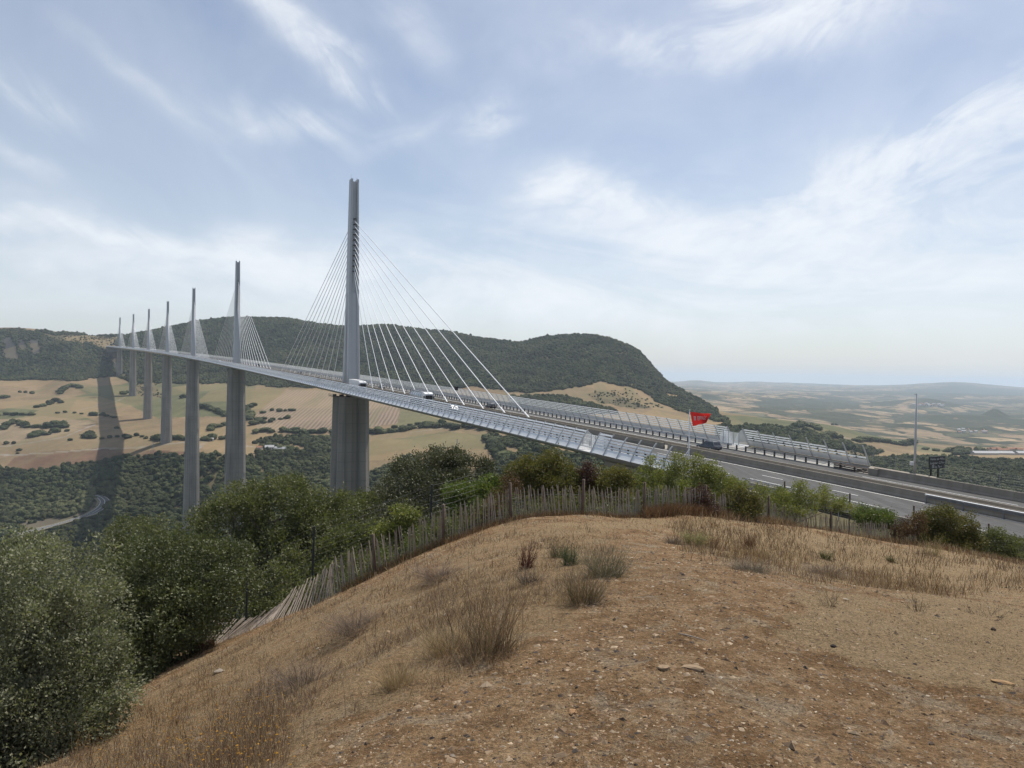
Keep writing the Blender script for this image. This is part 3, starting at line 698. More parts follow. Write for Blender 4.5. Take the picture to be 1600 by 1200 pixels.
for i, (s, h) in enumerate(zip(SP, HP)):
    b = at(s, 0, 0); base = tuple(np.array(b) - np.array(VO))
    pr = empty('pier', base, rz_along(s)); pr.parent = viaduct
    top = -4.9; bot = -4.9 - h - 12
    split = min(h - 6, 88) if h > 90 else h * .9
    for sg in (-1, 1):
        mb = MB(); rings = []
        for z in np.linspace(top, top - split, 8):
            k = top - z; cy = 5.2 * (1 - .0 * k); wd = 12.6 + .03 * k; ld = 4.6 + .03 * k
            rings.append([(x, y + sg * cy, zz) for x, y, zz in groove(wd, ld, 2.1, z)])
        mb.loft(rings); mb.build('column', M_CONC, pr)
        for tt in (-2.6, 2.6): MB().box((tt, sg * 5.2, -4.55), (1.6, 1.8, .7)).build('bearing', M_DARK, pr)
    if h > split:
        mb = MB(); rings = []
        for z in np.linspace(top - split, bot, 8):
            k = top - z; rings.append(groove(12.6 + .03 * k, 15.0 + .03 * k, 2.6 + .008 * k, z, 2.0, .8))
        mb.loft(rings); mb.build('shaft', M_CONC, pr)
    mb = MB()                                             # inspection gantry with its railings under the deck
    mb.box((-6.9, 5.2, -4.9), (1.3, 5, .15)); mb.box((-7.5, 5.2, -3.9), (.06, 5, .06)); mb.box((-7.5, 5.2, -4.35), (.06, 5, .06))
    for y in (2.8, 4.4, 6, 7.6): mb.box((-7.5, y, -4.4), (.06, .06, 1.1))
    mb.box((-5.6, 5.2, -4.5), (.8, 3.6, .9)); mb.box((0, 5.2, -5.1), (10, 4, .3), taper=.95)
    mb.build('inspection_platform', M_DARK, pr)
# pylons
def hsec(w_, l_, z, cy=0.0, rec=.55):
    a, b = w_ / 2, l_ / 2; f = w_ * .23
    q = [(-a, -b + .25), (-a + .25, -b), (-a + f, -b), (-a + f, -b + rec), (a - f, -b + rec), (a - f, -b), (a - .25, -b), (a, -b + .25), (a, b - .25), (a - .25, b), (a - f, b), (a - f, b - rec), (-a + f, b - rec), (-a + f, b), (-a + .25, b), (-a, b - .25)]
    return [(x, y + cy, z) for x, y in q]
py_meshes = None
for i, s in enumerate(SP):
    b = at(s, 0, 0); base = tuple(np.array(b) - np.array(VO))
    pr = empty('pylon', base, rz_along(s)); pr.parent = viaduct
    if py_meshes is None:
        ms = []
        for sg in (-1, 1):
            mb = MB(); mb.loft([hsec(5.0 - .75 * k, 2.9 - .2 * k, .05 + 39 * k, sg * (3.6 - 2.25 * k), .35) for k in np.linspace(0, 1, 6)]); ms.append(mb.mesh('leg', M_PYLON))
        mb = MB(); mb.loft([hsec(4.25 - .95 * k, 5.6 - 1.9 * k, 38.9 + 47.2 * k, 0, 1.0) for k in np.linspace(0, 1, 6)])
        ms.append(mb.mesh('mast', M_PYLON))
        mb = MB()
        for sg in (-1, 1): mb.box((sg * 1.25, 0, 86.55), (.75, 3.6, 1.0), taper=.92)
        mb.tube([(-1.3, 0, 87), (-1.3, 0, 89.2)], .05, 5); mb.tube([(1.4, .8, 87), (1.4, .8, 88.1)], .09, 5)
        ms.append(mb.mesh('pylon_cap', M_PYLON))
        for sg in (-1, 1): ms.append(MB().box((0, sg * 2.1, 0), (1.1, .7, .35)).mesh('cable_anchor', M_DARK))
        py_meshes = ms
    for n_, me in zip(('leg', 'leg', 'mast', 'pylon_cap'), py_meshes): link(n_, me, pr)
    if i < 2:
        for sg in (0, 1):
            for k in range(11): link('cable_anchor', py_meshes[4 + sg], pr, (0, 0, 47.2 + 2.2 * k + .9))
    for sg in (-1, 1):
        for k in range(11):
            sb = s + sg * (30.5 + 12.32 * k)
            a = at(sb, 0, .2) - np.array(VO); c = at(s, 0, 0) + np.array([0, 0, 47.2 + 2.2 * k]); g = heading(s)
            c = c + np.array([math.sin(g), math.cos(g), 0]) * sg * 1.9 - np.array(VO)
            mb = MB(); d_ = c - a; L_ = np.linalg.norm(d_)
            mb.tube([a, a + d_ * (3.2 / L_)], .2, 6); mb.tube([a + d_ * (3.2 / L_), c], .125, 6)
            mb.build('stay_cable', M_CABLE, viaduct)
# wind screens: one bay = curved post, five clear slats, white fairing below
PROF = [(-17.5, -.08), (-17.22, .3), (-16.92, .8), (-16.65, 1.35), (-16.3, 2.0), (-15.92, 2.6), (-15.52, 3.1)]
def prof_at(z):
    zs = [p[1] for p in PROF]; return float(np.interp(z, zs, [p[0] for p in PROF]))
def post_mesh(sg, hmax=3.1):
    mb = MB(); rings = []
    for t, z in PROF:
        if z > hmax: break
        wd = .09 - .012 * z; rings.append([(sg * (t - .05) * -1 if False else -sg * 0 + sg * (-1) * (-(t - .06)), -wd, z), (sg * (t - .06), wd, z), (sg * (t + .16), wd, z), (sg * (t + .16), -wd, z)])
        rings[-1][0] = (sg * (t - .06), -wd, z)
    mb.loft(rings); return mb
SL = [(1.02, 1.26), (1.46, 1.70), (1.88, 2.11), (2.30, 2.52), (2.72, 2.95)]
def slat_poly(mb, sg, z0, z1, L_=BAY):
    a, b = prof_at(z0), prof_at(z1); mb.add([(sg * (a + .02), .1, z0), (sg * (a + .02), L_ - .1, z0), (sg * (b + .02), L_ - .1, z1), (sg * (b + .02), .1, z1),
        (sg * (a + .055), .1, z0), (sg * (a + .055), L_ - .1, z0), (sg * (b + .055), L_ - .1, z1), (sg * (b + .055), .1, z1)], [(0, 1, 2, 3), (7, 6, 5, 4), (0, 4, 5, 1), (3, 2, 6, 7)])
def fair_poly(mb, sg, L_=BAY):
    pts = [(prof_at(z) + .06, z) for z in (-.04, .2, .5, .88)]
    mb.loft([[(sg * t, .06, z) for t, z in pts], [(sg * t, L_ - .06, z) for t, z in pts]], 0, False)
def clamps(mb, sg):
    for z in (1.2, 1.65): mb.box((sg * (prof_at(z) + .16), BAY / 2, z - .1), (.12, .22, .16))
PMS = {}
for sg in (1, -1):
    d_ = {'post': post_mesh(sg).mesh('post', M_STEEL)}
    for k, (z0, z1) in enumerate(SL):
        mb = MB(); slat_poly(mb, sg, z0, z1); d_['slat%d' % k] = mb.mesh('slat', M_SLAT)
    mb = MB(); fair_poly(mb, sg); d_['fair'] = mb.mesh('fairing_panel', M_FAIR)
    mb = MB(); clamps(mb, sg); d_['clamp'] = mb.mesh('clamp', M_DARK)
    whole = MB()
    for k in range(5): slat_poly(whole, sg, *SL[k])
    d_['screen'] = whole.mesh('screen', M_SLAT); PMS[sg] = d_
def bay(sg, s, nsl=5, detail=True, post=True, hi=None):
    b = at(s, 0, 0) - np.array(VO); pr = link('windscreen_bay', PMS[sg]['fair'], viaduct, b)
    pr.rotation_euler = (math.atan(ASL), 0, rz_along(s))
    if post: link('post', PMS[sg]['post'], pr)
    if detail:
        for k in range(nsl): link('slat', PMS[sg]['slat%d' % k], pr)
    elif nsl: link('screen', PMS[sg]['screen'], pr)
    return pr
NEARB = 62
s0 = S_ABUT + 3.8
for sg in (1, -1):                                        # sg=1: screens on the near side (negative t in PROF), -1 mirrored
    st0 = s0
    for k in range(NEARB): bay(sg, st0 + BAY * k, 5, k < 30)
    link('post', PMS[sg]['post'], viaduct, at(st0, 0, 0) - np.array(VO)).rotation_euler = (0, 0, rz_along(st0)) if False else (0, 0, rz_along(st0))
    # the remaining bays out to the far end, too small to pick apart
    mbp, mbs, mbf = MB(), MB(), MB(); sE = st0 + BAY * NEARB
    ssr = np.arange(sE, S_END, 13.6)
    for z0, z1 in SL: sweep(mbs, [(sg * (prof_at(z0) + .03), z0), (sg * (prof_at(z1) + .03), z1)], ssr)
    sweep(mbf, [(sg * (prof_at(z) + .06), z) for z in (-.04, .3, .88)], ssr)
    for s in np.arange(sE, S_END, BAY):
        wd = .08
        for (t1, z1), (t2, z2) in zip(PROF[::2][:-1], PROF[::2][1:]):
            P = [at(s + e, sg * (t + o), z) for t, z in ((t1, z1), (t2, z2)) for o, e in ((-.05, -wd), (-.05, wd), (.12, 0))]
            mbp.add(P, [(0, 1, 4, 3), (1, 2, 5, 4), (2, 0, 3, 5)])
    tag(vb(mbs, 'screen_slats', M_SLAT), kind='stuff'); tag(vb(mbf, 'fairing', M_FAIR), kind='stuff'); tag(vb(mbp, 'screen_posts', M_STEEL), kind='stuff')
# end screens beside the expansion joint and the shorter bays on the abutment
def end_screen(s, sg, wid=2.2, h=2.9):
    mb = MB(); P = [at(s, sg * t, z) - np.array(VO) for t, z in [(prof_at(z) + .1, z) for z in (.0, .9, 1.5, 2.1, 2.65, 3.0)] + [(-16.9 + wid + .3, 2.2), (-16.9 + wid + .9, 1.2), (-16.9 + wid + .9, 0)]]
    mb.add(P, [tuple(range(len(P)))]); mb.build('end_screen', M_GLASS, viaduct)
def low_screen(sa, sb, sg):
    mb = MB(); tA = -16.9 + 2.2
    mb.add([at(sa, sg * tA, .1) - np.array(VO), at(sb, sg * tA, .1) - np.array(VO), at(sb, sg * tA, 2.3) - np.array(VO), at(sa, sg * tA, 2.3) - np.array(VO)], [(0, 1, 2, 3)])
    mb.build('joint_screen', M_GLASS, viaduct)
    for q in np.linspace(sa, sb, 4): MB().tube([at(q, sg * tA, 0) - np.array(VO), at(q, sg * tA, 2.35) - np.array(VO)], .05, 5).build('joint_post', M_GALV, viaduct)
for sg in (1, -1):
    e0 = s0; e1 = e0 - 3.8
    end_screen(e0, sg); end_screen(e1, sg); low_screen(e1, e0, sg)
    for k in range(6 if sg == 1 else 7):
        n = (5, 4, 3, 3, 2, 1)[k] if sg == 1 else (5, 4, 4, 3, 3, 2, 1)[k]
        pr = bay(sg, e1 - BAY * (k + 1), n, True, True)
        link('clamp', PMS[sg]['clamp'], pr)
    o = link('post', PMS[sg]['post'], viaduct, at(e1, 0, 0) - np.array(VO)); o.rotation_euler = (0, 0, rz_along(e1))
    # closing cap at the low end
# safety rails inside the screens: dark posts, three rails
for sg in (1, -1):
    mb = MB(); sR = np.arange(S_ABUT - 24, S_END, 20.4)
    for z in (.45, .75, 1.02): q0 = -13.98 if sg == 1 else FT + .12; zz = z if sg == 1 else z + FALL; sweep(mb, [(q0, zz - .03), (q0, zz + .03), (q0 + .08, zz + .03), (q0 + .08, zz - .03)], sR)
    rail = vb(mb, 'safety_rail', M_GALV)
    mb = MB(); mb.box((-14.05 if sg == 1 else FT + .2, 0, .5 + (0 if sg == 1 else FALL)), (.32, .16, 1.06), taper=.8); pm = mb.mesh('rail_post', M_DARK)
    n = 0
    for s in np.arange(S_ABUT - (20 if sg == 1 else 22), S_ABUT + 150, 2.1):
        o = link('rail_post', pm, rail, at(s, 0, 0)); o.rotation_euler = (0, 0, rz_along(s)); n += 1
    mb = MB()
    for s in np.arange(S_ABUT + 150.5, S_END, 4.2):
        P = at(s, -14.05 if sg == 1 else FT + .2, .5 if sg == 1 else .5 + FALL); mb.box(P, (.22, .22, 1.06))
    tag(vb(mb, 'rail_posts', M_DARK), kind='stuff')
    mb = MB(); sweep(mb, [(-13.7, .02), (-13.7, .22), (-14.3, .22), (-14.3, .02)] if sg == 1 else [(FT, FALL - .02), (FT, FALL + .14), (16.0, -.42)], np.arange(S_ABUT - 24, S_END, 20.4)); vb(mb, 'kerb', M_FAIR if sg == 1 else M_WALK)
# abutment block
mb = MB(); mb.loft([[tuple(at(s, t, z)) for t, z in ((-15.5, -1.0), (15.5, -1.0), (15.5, -34), (-15.5, -34))] for s in (-238, -207.5)]); vb(mb, 'abutment', M_CONC2)
mb = MB(); sweep(mb, [(-17.45, -.07), (-17.0, -.7), (-15.5, -1.3), (-15.5, -2.2), (15.5, -2.2), (15.5, -1.3), (17.0, -.7), (17.45, -.07), (16.2, -.45), (14.0, -.95), (0, -.8), (-14.0, -.1)], [-238, -225, -215, -205.2], 0, True, True); vb(mb, 'abutment_slab', M_CONC2)
# far-end abutment
mb = MB(); mb.loft([[tuple(at(s, t, z)) for t, z in ((-15, -1.0), (15, -1.0), (15, -16), (-15, -16))] for s in (2254, 2285)]); vb(mb, 'abutment', M_CONC)
# small traffic sign panel standing on the far side rail
# ------------------------------------------------------------------ approach road
ssr = np.arange(-420, -203.5, 4.0)
ssr[-1] = S_ABUT
mb = MB(); sweep(mb, [(-16.2, -.02), (-2.6, 0)], ssr); sweep(mb, [(2.6, -.48), (13.6, -.70)], ssr); sweep(mb, [(-2.6, -.01), (1.6, -.02), (2.6, -.48)], ssr, 1)
road = tag(mb.build('motorway', [M_ASPH, M_CONC2]), kind='structure')
# painted lines: solid inner lines, broken lane and shoulder lines (parts of the road)
def line_mesh(name, t, s1, s2, wd=.16, parent=None):
    q = np.linspace(s1, s2, max(2, int((s2 - s1) / 6) + 1)); z = lambda t: .012 - (0 if t < 0 else .48 + (t - 2.6) * .02)
    mb = MB(); sweep(mb, [(t - wd / 2, z(t - wd / 2)), (t + wd / 2, z(t + wd / 2))], q); return mb
for t in (-3.55, 3.55):
    line_mesh('edge_line', t, -420, S_ABUT, .2).build('edge_line', M_PAINT, road)
    vb(line_mesh('edge_line', t, S_ABUT, 900, .2), 'edge_line', M_PAINT)
vb(line_mesh('edge_line', 9.9, S_ABUT, 900, .22), 'edge_line', M_PAINT)
for t, ln, gp in ((-7.1, 3, 10 - 2.6), (6.4, 3, 7.4), (-10.8, 8, 3.4), (9.9, 20, 6)):
    s = -330.0; ln_ = ln if ln > 3 else 3.4
    while s < 260:
        if t == 9.9 and s > S_ABUT - 25: break
        if s + ln_ < S_ABUT: line_mesh('lane_dash', t, s, s + ln_, .17).build('lane_dash', M_PAINT, road)
        elif s > S_ABUT: vb(line_mesh('lane_dash', t, s, s + ln_, .17), 'lane_dash', M_PAINT)
        s += ln_ + gp
# concrete barriers of the approach: two along the middle, one along each verge
def barrier(t0, s1, s2, label, h=.95, mt=M_CONC2, joints=6.0):
    root = tag(empty('concrete_barrier', tuple(at((s1 + s2) / 2, t0, 0))), label, 'barrier', None); O = np.array(root.location); dz = -.68 if t0 > 5 else (-.48 if t0 > 0 else 0)
    s = s1
    while s < s2 - .2:
        e = min(s + joints, s2); mb = MB()
        mb.loft([[tuple(at(q, t0 + t, z) - O) for t, z in ((-.3, -.05 + dz), (-.3, .08 + dz), (-.14, .32 + dz), (-.09, h + dz), (.09, h + dz), (.14, .32 + dz), (.3, .08 + dz), (.3, -.05 + dz))] for q in (s + .012, e - .012)])
        mb.build('barrier_segment', mt, root); s = e
    return root
barrier(-2.5, -400, -205, 'nearer concrete barrier along the middle of the motorway, partly behind a guardrail', 1.0)
barrier(2.5, -400, -205, 'farther brown concrete barrier along the middle of the motorway', 1.0)
barrier(13.2, -400, -231.5, 'grey concrete barrier on the far verge of the motorway in front of the black sign', 1.1)
barrier(-16.4, -400, -236, 'low concrete barrier on the near verge of the motorway behind the bushes', .75)
# steel guardrail in front of the near middle barrier
M_RAILD = mat('dull_galvanised', (.27, .265, .26), (.20, .197, .192), 2, .7)
gr = tag(empty('guardrail', tuple(at(-262, -3.0, 0))), 'grey steel guardrail on short posts along the middle of the motorway at the picture edge', 'guardrail'); O = np.array(gr.location)
mb = MB(); q = np.arange(-330, -246.9, 3.0)
rings = [[tuple(at(s, -3.05 + t, z) - O) for t, z in ((0, .56), (-.08, .59), (-.08, .64), (0, .67), (0, .7), (-.08, .73), (-.08, .78), (0, .81), (.03, .81), (.03, .56))] for s in q]
mb.loft(rings); mb.build('rail', M_RAILD, gr)
mb = MB(); rings = [[tuple(at(s, -3.05 + t, z) - O) for t, z in ((-.16, .93), (-.16, .99), (.1, .99), (.1, .93))] for s in q]; mb.loft(rings); mb.build('top_rail', M_FAIR, gr)
mb = MB(); mb.box((0, 0, .4), (.14, .12, .8)); pm = mb.mesh('post', M_RAILD)
for s in np.arange(-329, -246.9, 4.0):
    o = link('post', pm, gr, at(s, -2.93, 0) - O); o.rotation_euler = (0, 0, rz_along(s))
# tarnished rail stack where the far barrier starts
tb = tag(empty('barrier_transition', tuple(at(-228, 14.6, 0))), 'stacked brown steel beams leading from the bridge rail to the far verge barrier', 'guardrail'); O = np.array(tb.location)
M_RUST = mat('rusty_steel', (.11, .08, .062), (.07, .055, .045), 3, .8, bump=.2)
for k, z in enumerate((.25, .5, .75)):
    mb = MB(); mb.loft([[tuple(at(s, 12.9 + dt, z + dz - .68) - O) for dt, dz in ((0, -.09), (-.1, 0), (0, .09), (.1, .09), (.1, -.09))] for s in (-231.5, -228, -225)]); mb.build('beam', M_RUST, tb)
for s in (-231, -228.4, -226):
    mb = MB(); mb.box(at(s, 13.1, -.22) - O, (.2, .2, .9), rz=rz_along(s)); mb.build('post', M_RUST, tb)
mb = MB(); mb.box(at(-231.6, 13.2, -.2) - O, (1.0, 1.4, 1.0), rz=rz_along(-231)); mb.build('end_block', M_CONC2, tb)
# ------------------------------------------------------------------ air
hm = bpy.data.materials.new('haze'); hm.use_nodes = True; t = NT(hm.node_tree); t.n.clear()
pv = t.add('ShaderNodeVolumePrincipled'); pv.inputs['Color'].default_value = (.72, .85, 1.0, 1); pv.inputs['Density'].default_value = HAZE if 'HAZE' in globals() else 6.0e-5
pv.inputs['Anisotropy'].default_value = .25
t.put(t.add('ShaderNodeOutputMaterial').inputs['Volume'], pv.outputs[0])
zmin = min(float(VZ.min()), float(FZ.min()), float(GZ.min())) - 1; zmax = max(float(VZ.max()), float(FZ.max()), 150.0) + 6
mb = MB(); mb.box((0, 14000, (zmin + zmax) / 2), (84000, 36000, zmax - zmin))
tag(mb.build('haze', hm), kind='stuff')
# ------------------------------------------------------------------ foliage
def leaf_mat(name, dark, light, rough=.5, spec=.35, trans=.22, rnd=.35):
    mt = bpy.data.materials.new(name); mt.use_nodes = True; t = NT(mt.node_tree); b = t.n['Principled BSDF']
    b.inputs['Roughness'].default_value = rough; b.inputs['Specular IOR Level'].default_value = spec
    tint = t.add('ShaderNodeAttribute', attribute_name='tint').outputs['Fac']
    oi = t.add('ShaderNodeObjectInfo').outputs['Random']
    k = t.m('ADD', tint, t.m('MULTIPLY', t.m('SUBTRACT', oi, .5), rnd))
    c = t.mix(t.mapr(k, 0, 1), dark, light); t.put(b.inputs['Base Color'], c)
    tl = t.add('ShaderNodeBsdfTranslucent'); t.put(tl.inputs[0], t.mix(1.0, c, (1.1, 1.25, .6), 'MULTIPLY'))
    ms = t.add('ShaderNodeMixShader'); ms.inputs[0].default_value = trans; t.put(ms.inputs[1], b.outputs[0]); t.put(ms.inputs[2], tl.outputs[0])
    t.put(t.n['Material Output'].inputs[0], ms.outputs[0]); return mt
M_FARLEAF = leaf_mat('far_foliage', (.026, .036, .015), (.085, .092, .04), .9, .1, .1, .7)
t_ = NT(M_FARLEAF.node_tree); b_ = t_.n['Principled BSDF']; src_ = b_.inputs['Base Color'].links[0].from_socket
g_ = t_.add('ShaderNodeNewGeometry').outputs['Position']
t_.put(b_.inputs['Base Color'], t_.mix(1.0, t_.mix(t_.mapr(t_.noise(g_, .006, 4, .6), .45, .62, 0, .45), src_, (.10, .10, .05)), t_.mapr(t_.noise(g_, .015, 4, .6), .32, .68, .5, 1.5), 'MULTIPLY'))
M_BARK = mat('bark', (.16, .13, .10), (.09, .075, .06), 6, .95, bump=.6, stretch=(1, 1, .25))

def ico(sub=2):
    import bmesh
    bm = bmesh.new(); bmesh.ops.create_icosphere(bm, subdivisions=sub, radius=1)
    V = np.array([v.co[:] for v in bm.verts]); F = np.array([[v.index for v in f.verts] for f in bm.faces]); bm.free(); return V, F
ICO1, ICO2 = ico(1), ico(2)
def far_crown(seed, sub=3, squash=.85, ruff=.42):
    """crown of a tree seen across the valley: knobbly canopy, flat leaf clumps"""
    rg = np.random.default_rng(seed); V, F = ico(sub); n = V.copy()
    s_ = 0
    for k in range(7):
        d = rg.normal(size=3); d /= np.linalg.norm(d); s_ = s_ + ruff * np.maximum(0, (V @ d) - .55) * rg.uniform(.5, 1.6)
    jit = rg.normal(size=len(V)) * .075
    r_ = .82 + s_ + jit; V = n * r_[:, None]; V[:, 2] = V[:, 2] * squash
    V[:, 2] = np.where(V[:, 2] < -.45, -.45 + (V[:, 2] + .45) * .25, V[:, 2]); V[:, 2] += .62
    # loose leaf clumps around the skin so that the outline is ragged
    nl = 160; i = rg.integers(0, len(V), nl); P = V[i] * rg.uniform(.97, 1.1, (nl, 1)); P[:, 2] = V[i, 2] + rg.normal(size=nl) * .05
    a = rg.normal(size=(nl, 3)); a /= np.linalg.norm(a, axis=1)[:, None]; b = np.cross(a, rg.normal(size=(nl, 3))); b /= np.linalg.norm(b, axis=1)[:, None]
    q = rg.uniform(.07, .15, (nl, 1)); T = np.stack([P + a * q, P + b * q, P - (a + b) * q * .6], 1).reshape(-1, 3)
    F2 = np.arange(nl * 3).reshape(-1, 3) + len(V)
    me = npmesh('crown', np.vstack([V, T]), np.vstack([F, F2]), [M_FARLEAF], False)
    fc = rg.uniform(.15, .75, len(F) + nl); fattr(me, 'tint', fc, 'FACE'); return me
CROWN = [far_crown(k + 50, 2, (.8, .95, .7, 1.15, .85)[k]) for k in range(5)]
def far_trunk():
    mb = MB(); mb.tube([(0, 0, -.6), (.03, 0, .2), (-.02, .02, .5)], [.07, .055, .03], 6); return mb.mesh('trunk', M_BARK)
TRUNK = far_trunk()
def far_tree(P, h, k, label, group, wide=1.0, cat='tree', name='valley_tree'):
    rz = RNG.uniform(0, 6.28); e = empty(name, tuple(P), rz); r_ = h / 1.5; e.scale = (r_ * wide, r_ * wide, r_)
    link('trunk', TRUNK, e); link('crown', CROWN[k], e)
    return tag(e, label, cat, group)

# ---- trees one can tell apart in the fields and hedges of the valley
HEDGE = [  # (polyline px, spacing m, height m, label)
    ([(92, 616), (100, 607), (112, 603), (128, 606)], 9, 8, 'dark tree of the copse among the far left straw fields', 'trees of the copse in the far left fields'),
    ([(5, 622), (14, 621)], 12, 8, 'round dark tree standing alone at the far left field edge', 'round trees at the far left field edge'),
    ([(34, 613), (42, 614), (50, 615)], 11, 5, 'small bush in the middle of the far left straw field', 'bushes in the far left straw field'),
    ([(58, 637), (74, 633), (84, 628), (94, 629)], 13, 7, 'tree in the short hedge rising between left fields', 'trees of the short rising hedge'),
    ([(0, 650), (14, 648), (30, 649), (50, 648)], 9, 7, 'tree in the hedge left of the curving deck shadow', 'trees of the left field hedge'),
    ([(88, 646), (104, 645), (128, 647)], 10, 5, 'low bush of the hedge left of the deck shadow', 'bushes of the middle field hedge'),
    ([(145, 649), (160, 649), (178, 653)], 9, 6, 'bush of the dark hedge crossed by the deck shadow', 'bushes of the hedge in the deck shadow'),
    ([(2, 672), (12, 664), (22, 660), (32, 663), (44, 668), (58, 668), (76, 668), (90, 664), (98, 668)], 8, 9, 'dark tree in the thick row between pale left fields', 'trees of the thick row between left fields'),
    ([(46, 684), (58, 678), (70, 680), (84, 676), (104, 674)], 8, 7, 'tree in the row beside the pale farm track', 'trees beside the pale farm track'),
    ([(8, 694), (18, 694)], 9, 6, 'bush at the edge of the pale farm track on the far left', 'bushes at the track on the far left'),
    ([(136, 684), (142, 682), (148, 684)], 9, 9, 'tall dark tree standing at the lower field corner', 'trees at the lower field corner'),
    ([(160, 686), (172, 684), (186, 683), (200, 684), (212, 682), (226, 685)], 8, 6, 'bush of the hedge below the orange field', 'bushes of the hedge below the orange field'),
    ([(240, 687), (250, 688), (268, 687), (288, 688)], 7, 8, 'tree at the foot of the fourth pier', 'trees at the foot of the fourth pier'),
    ([(193, 616), (199, 614)], 10, 8, 'one of two trees beside the sixth pier', 'two trees beside the sixth pier'),
    ([(286, 622), (288, 622)], 20, 9, 'round tree between the third and fourth piers', 'round trees between piers'),
    ([(310, 634), (322, 637), (334, 641), (346, 647), (354, 650)], 8, 9, 'tree in the dark hedge left of the second pier', 'trees of the hedge left of the second pier'),
    ([(325, 673), (334, 668), (344, 666), (352, 664)], 9, 8, 'tree in the row at the second pier shaft', 'trees in the row at the second pier'),
    ([(324, 688), (334, 686), (344, 687), (356, 685), (362, 688)], 6, 9, 'tree in the clump behind the second pier', 'trees of the clump behind the second pier'),
    ([(384, 648), (388, 656), (392, 650), (384, 640), (396, 634)], 10, 8, 'tree just right of the second pier', 'trees just right of the second pier'),
    ([(414, 645), (424, 642), (436, 643), (454, 642)], 9, 6, 'bush on the upper edge of the ploughed field', 'bushes in the ploughed field'),
    ([(404, 658), (414, 655), (428, 657), (450, 654)], 9, 6, 'bush on the lower edge of the ploughed field', 'bushes low in the ploughed field'),
    ([(396, 664), (406, 660), (420, 661)], 7, 8, 'tree of the clump beside the ploughed field', 'trees beside the ploughed field'),
    ([(402, 676), (414, 674), (428, 675), (442, 674), (458, 675), (474, 676), (490, 677), (508, 676), (520, 676)], 8, 8, 'tree in the hedge left of the first pier', 'trees of the hedge left of the first pier'),
    ([(576, 678), (592, 677), (610, 676), (630, 673), (648, 670), (664, 668), (682, 665)], 7, 9, 'tree in the long hedge right of the first pier', 'trees of the long hedge right of the first pier'),
    ([(590, 674), (620, 669), (640, 665), (668, 662)], 12, 6, 'bush in the upper hedge right of the first pier', 'bushes of the upper hedge right of the first pier'),
    ([(684, 668), (690, 664), (702, 668), (712, 670), (726, 668), (744, 668), (762, 672), (776, 674)], 7, 9, 'dark tree below the long slope of the deck', 'dark trees below the deck'),
    ([(758, 686), (766, 690), (774, 694), (780, 690), (790, 692)], 7, 9, 'tree of the copse under the near deck', 'trees of the copse under the near deck'),
    ([(768, 702), (776, 706), (784, 712), (792, 718)], 7, 8, 'tree at the field edge under the near deck', 'trees at the field edge under the near deck'),
    ([(1242, 668), (1252, 666), (1262, 665), (1270, 667), (1278, 672)], 8, 9, 'tree on the shoulder of the green slope', 'trees on the shoulder of the green slope'),
    ([(1232, 672), (1244, 676), (1256, 678), (1274, 683), (1288, 684)], 8, 8, 'tree below the shoulder of the green slope', 'trees below the shoulder of the green slope'),
    ([(1292, 684), (1302, 683), (1312, 686)], 8, 10, 'bushy tree above the tail of the far windscreen', 'bushy trees above the tail of the windscreen'),
    ([(1340, 690), (1354, 689), (1368, 690), (1382, 691), (1396, 694), (1410, 696), (1424, 694)], 7, 9, 'dark tree in the row between the two straw slopes', 'trees between the two straw slopes'),
    ([(1496, 711), (1504, 708), (1514, 710)], 9, 11, 'dark tree left of the long grey sheds', 'trees left of the long grey sheds'),
    ([(1440, 702), (1456, 704), (1476, 706), (1530, 705), (1560, 706), (1578, 705)], 16, 8, 'tree scattered around the grey sheds', 'trees scattered around the sheds'),
    ([(416, 698), (428, 702), (446, 699), (456, 703), (404, 700)], 9, 8, 'tree around the small white farm', 'trees around the small white farm'),
    ([(1300, 664), (1306, 664)], 12, 9, 'tree on the skyline of the green slope', 'trees on the skyline of the green slope'),
    ([(118, 694), (58, 702), (12, 708), (99, 691)], 200, 4, 'lone bush on the reddish left field', 'lone bushes on the reddish field'),
]
def ORD(n):
    w_ = ('first', 'second', 'third', 'fourth', 'fifth', 'sixth', 'seventh', 'eighth', 'ninth', 'tenth', 'eleventh', 'twelfth')
    return w_[n - 1] if n <= 12 else '%d%s' % (n, {1: 'st', 2: 'nd', 3: 'rd'}.get(n % 10 if n > 20 else 0, 'th'))
pts = []; meta = []
for pl, sp, h, lab, grp in HEDGE:
    pl = np.array(pl, float); W_ = hits(pl, 600); ok = ~np.isnan(W_[:, 0]); W_ = W_[ok]
    if len(W_) < 1: continue
    out = [W_[0]]
    for a, b in zip(W_[:-1], W_[1:]):
        L_ = np.linalg.norm(b - a)
        if L_ > 260: out.append(b); continue
        n = max(1, int(round(L_ / (sp * 1.55))))
        out += [a + (b - a) * (k + 1) / n for k in range(n)]
    out = sorted(out, key=lambda P: P[0] / P[1])
    for j_, P in enumerate(out):
        lab_ = lab if len(out) == 1 else '%s, %s from left' % (lab, ORD(j_ + 1))
        Q = P + np.array([RNG.normal() * sp * .22, RNG.normal() * sp * .3, 0]); pts.append(Q); meta.append((h, lab_, grp if len(out) > 1 else None))
pts = np.array(pts); pts[:, 2] = height(pts[:, 0], pts[:, 1])
for P, (h, lab, grp) in zip(pts, meta):
    hh = h * RNG.uniform(.65, 1.2); far_tree(P - np.array([0, 0, .2]), hh, int(RNG.integers(0, 5)), lab, grp, RNG.uniform(1.15, 1.9))
NHEDGE = len(pts)

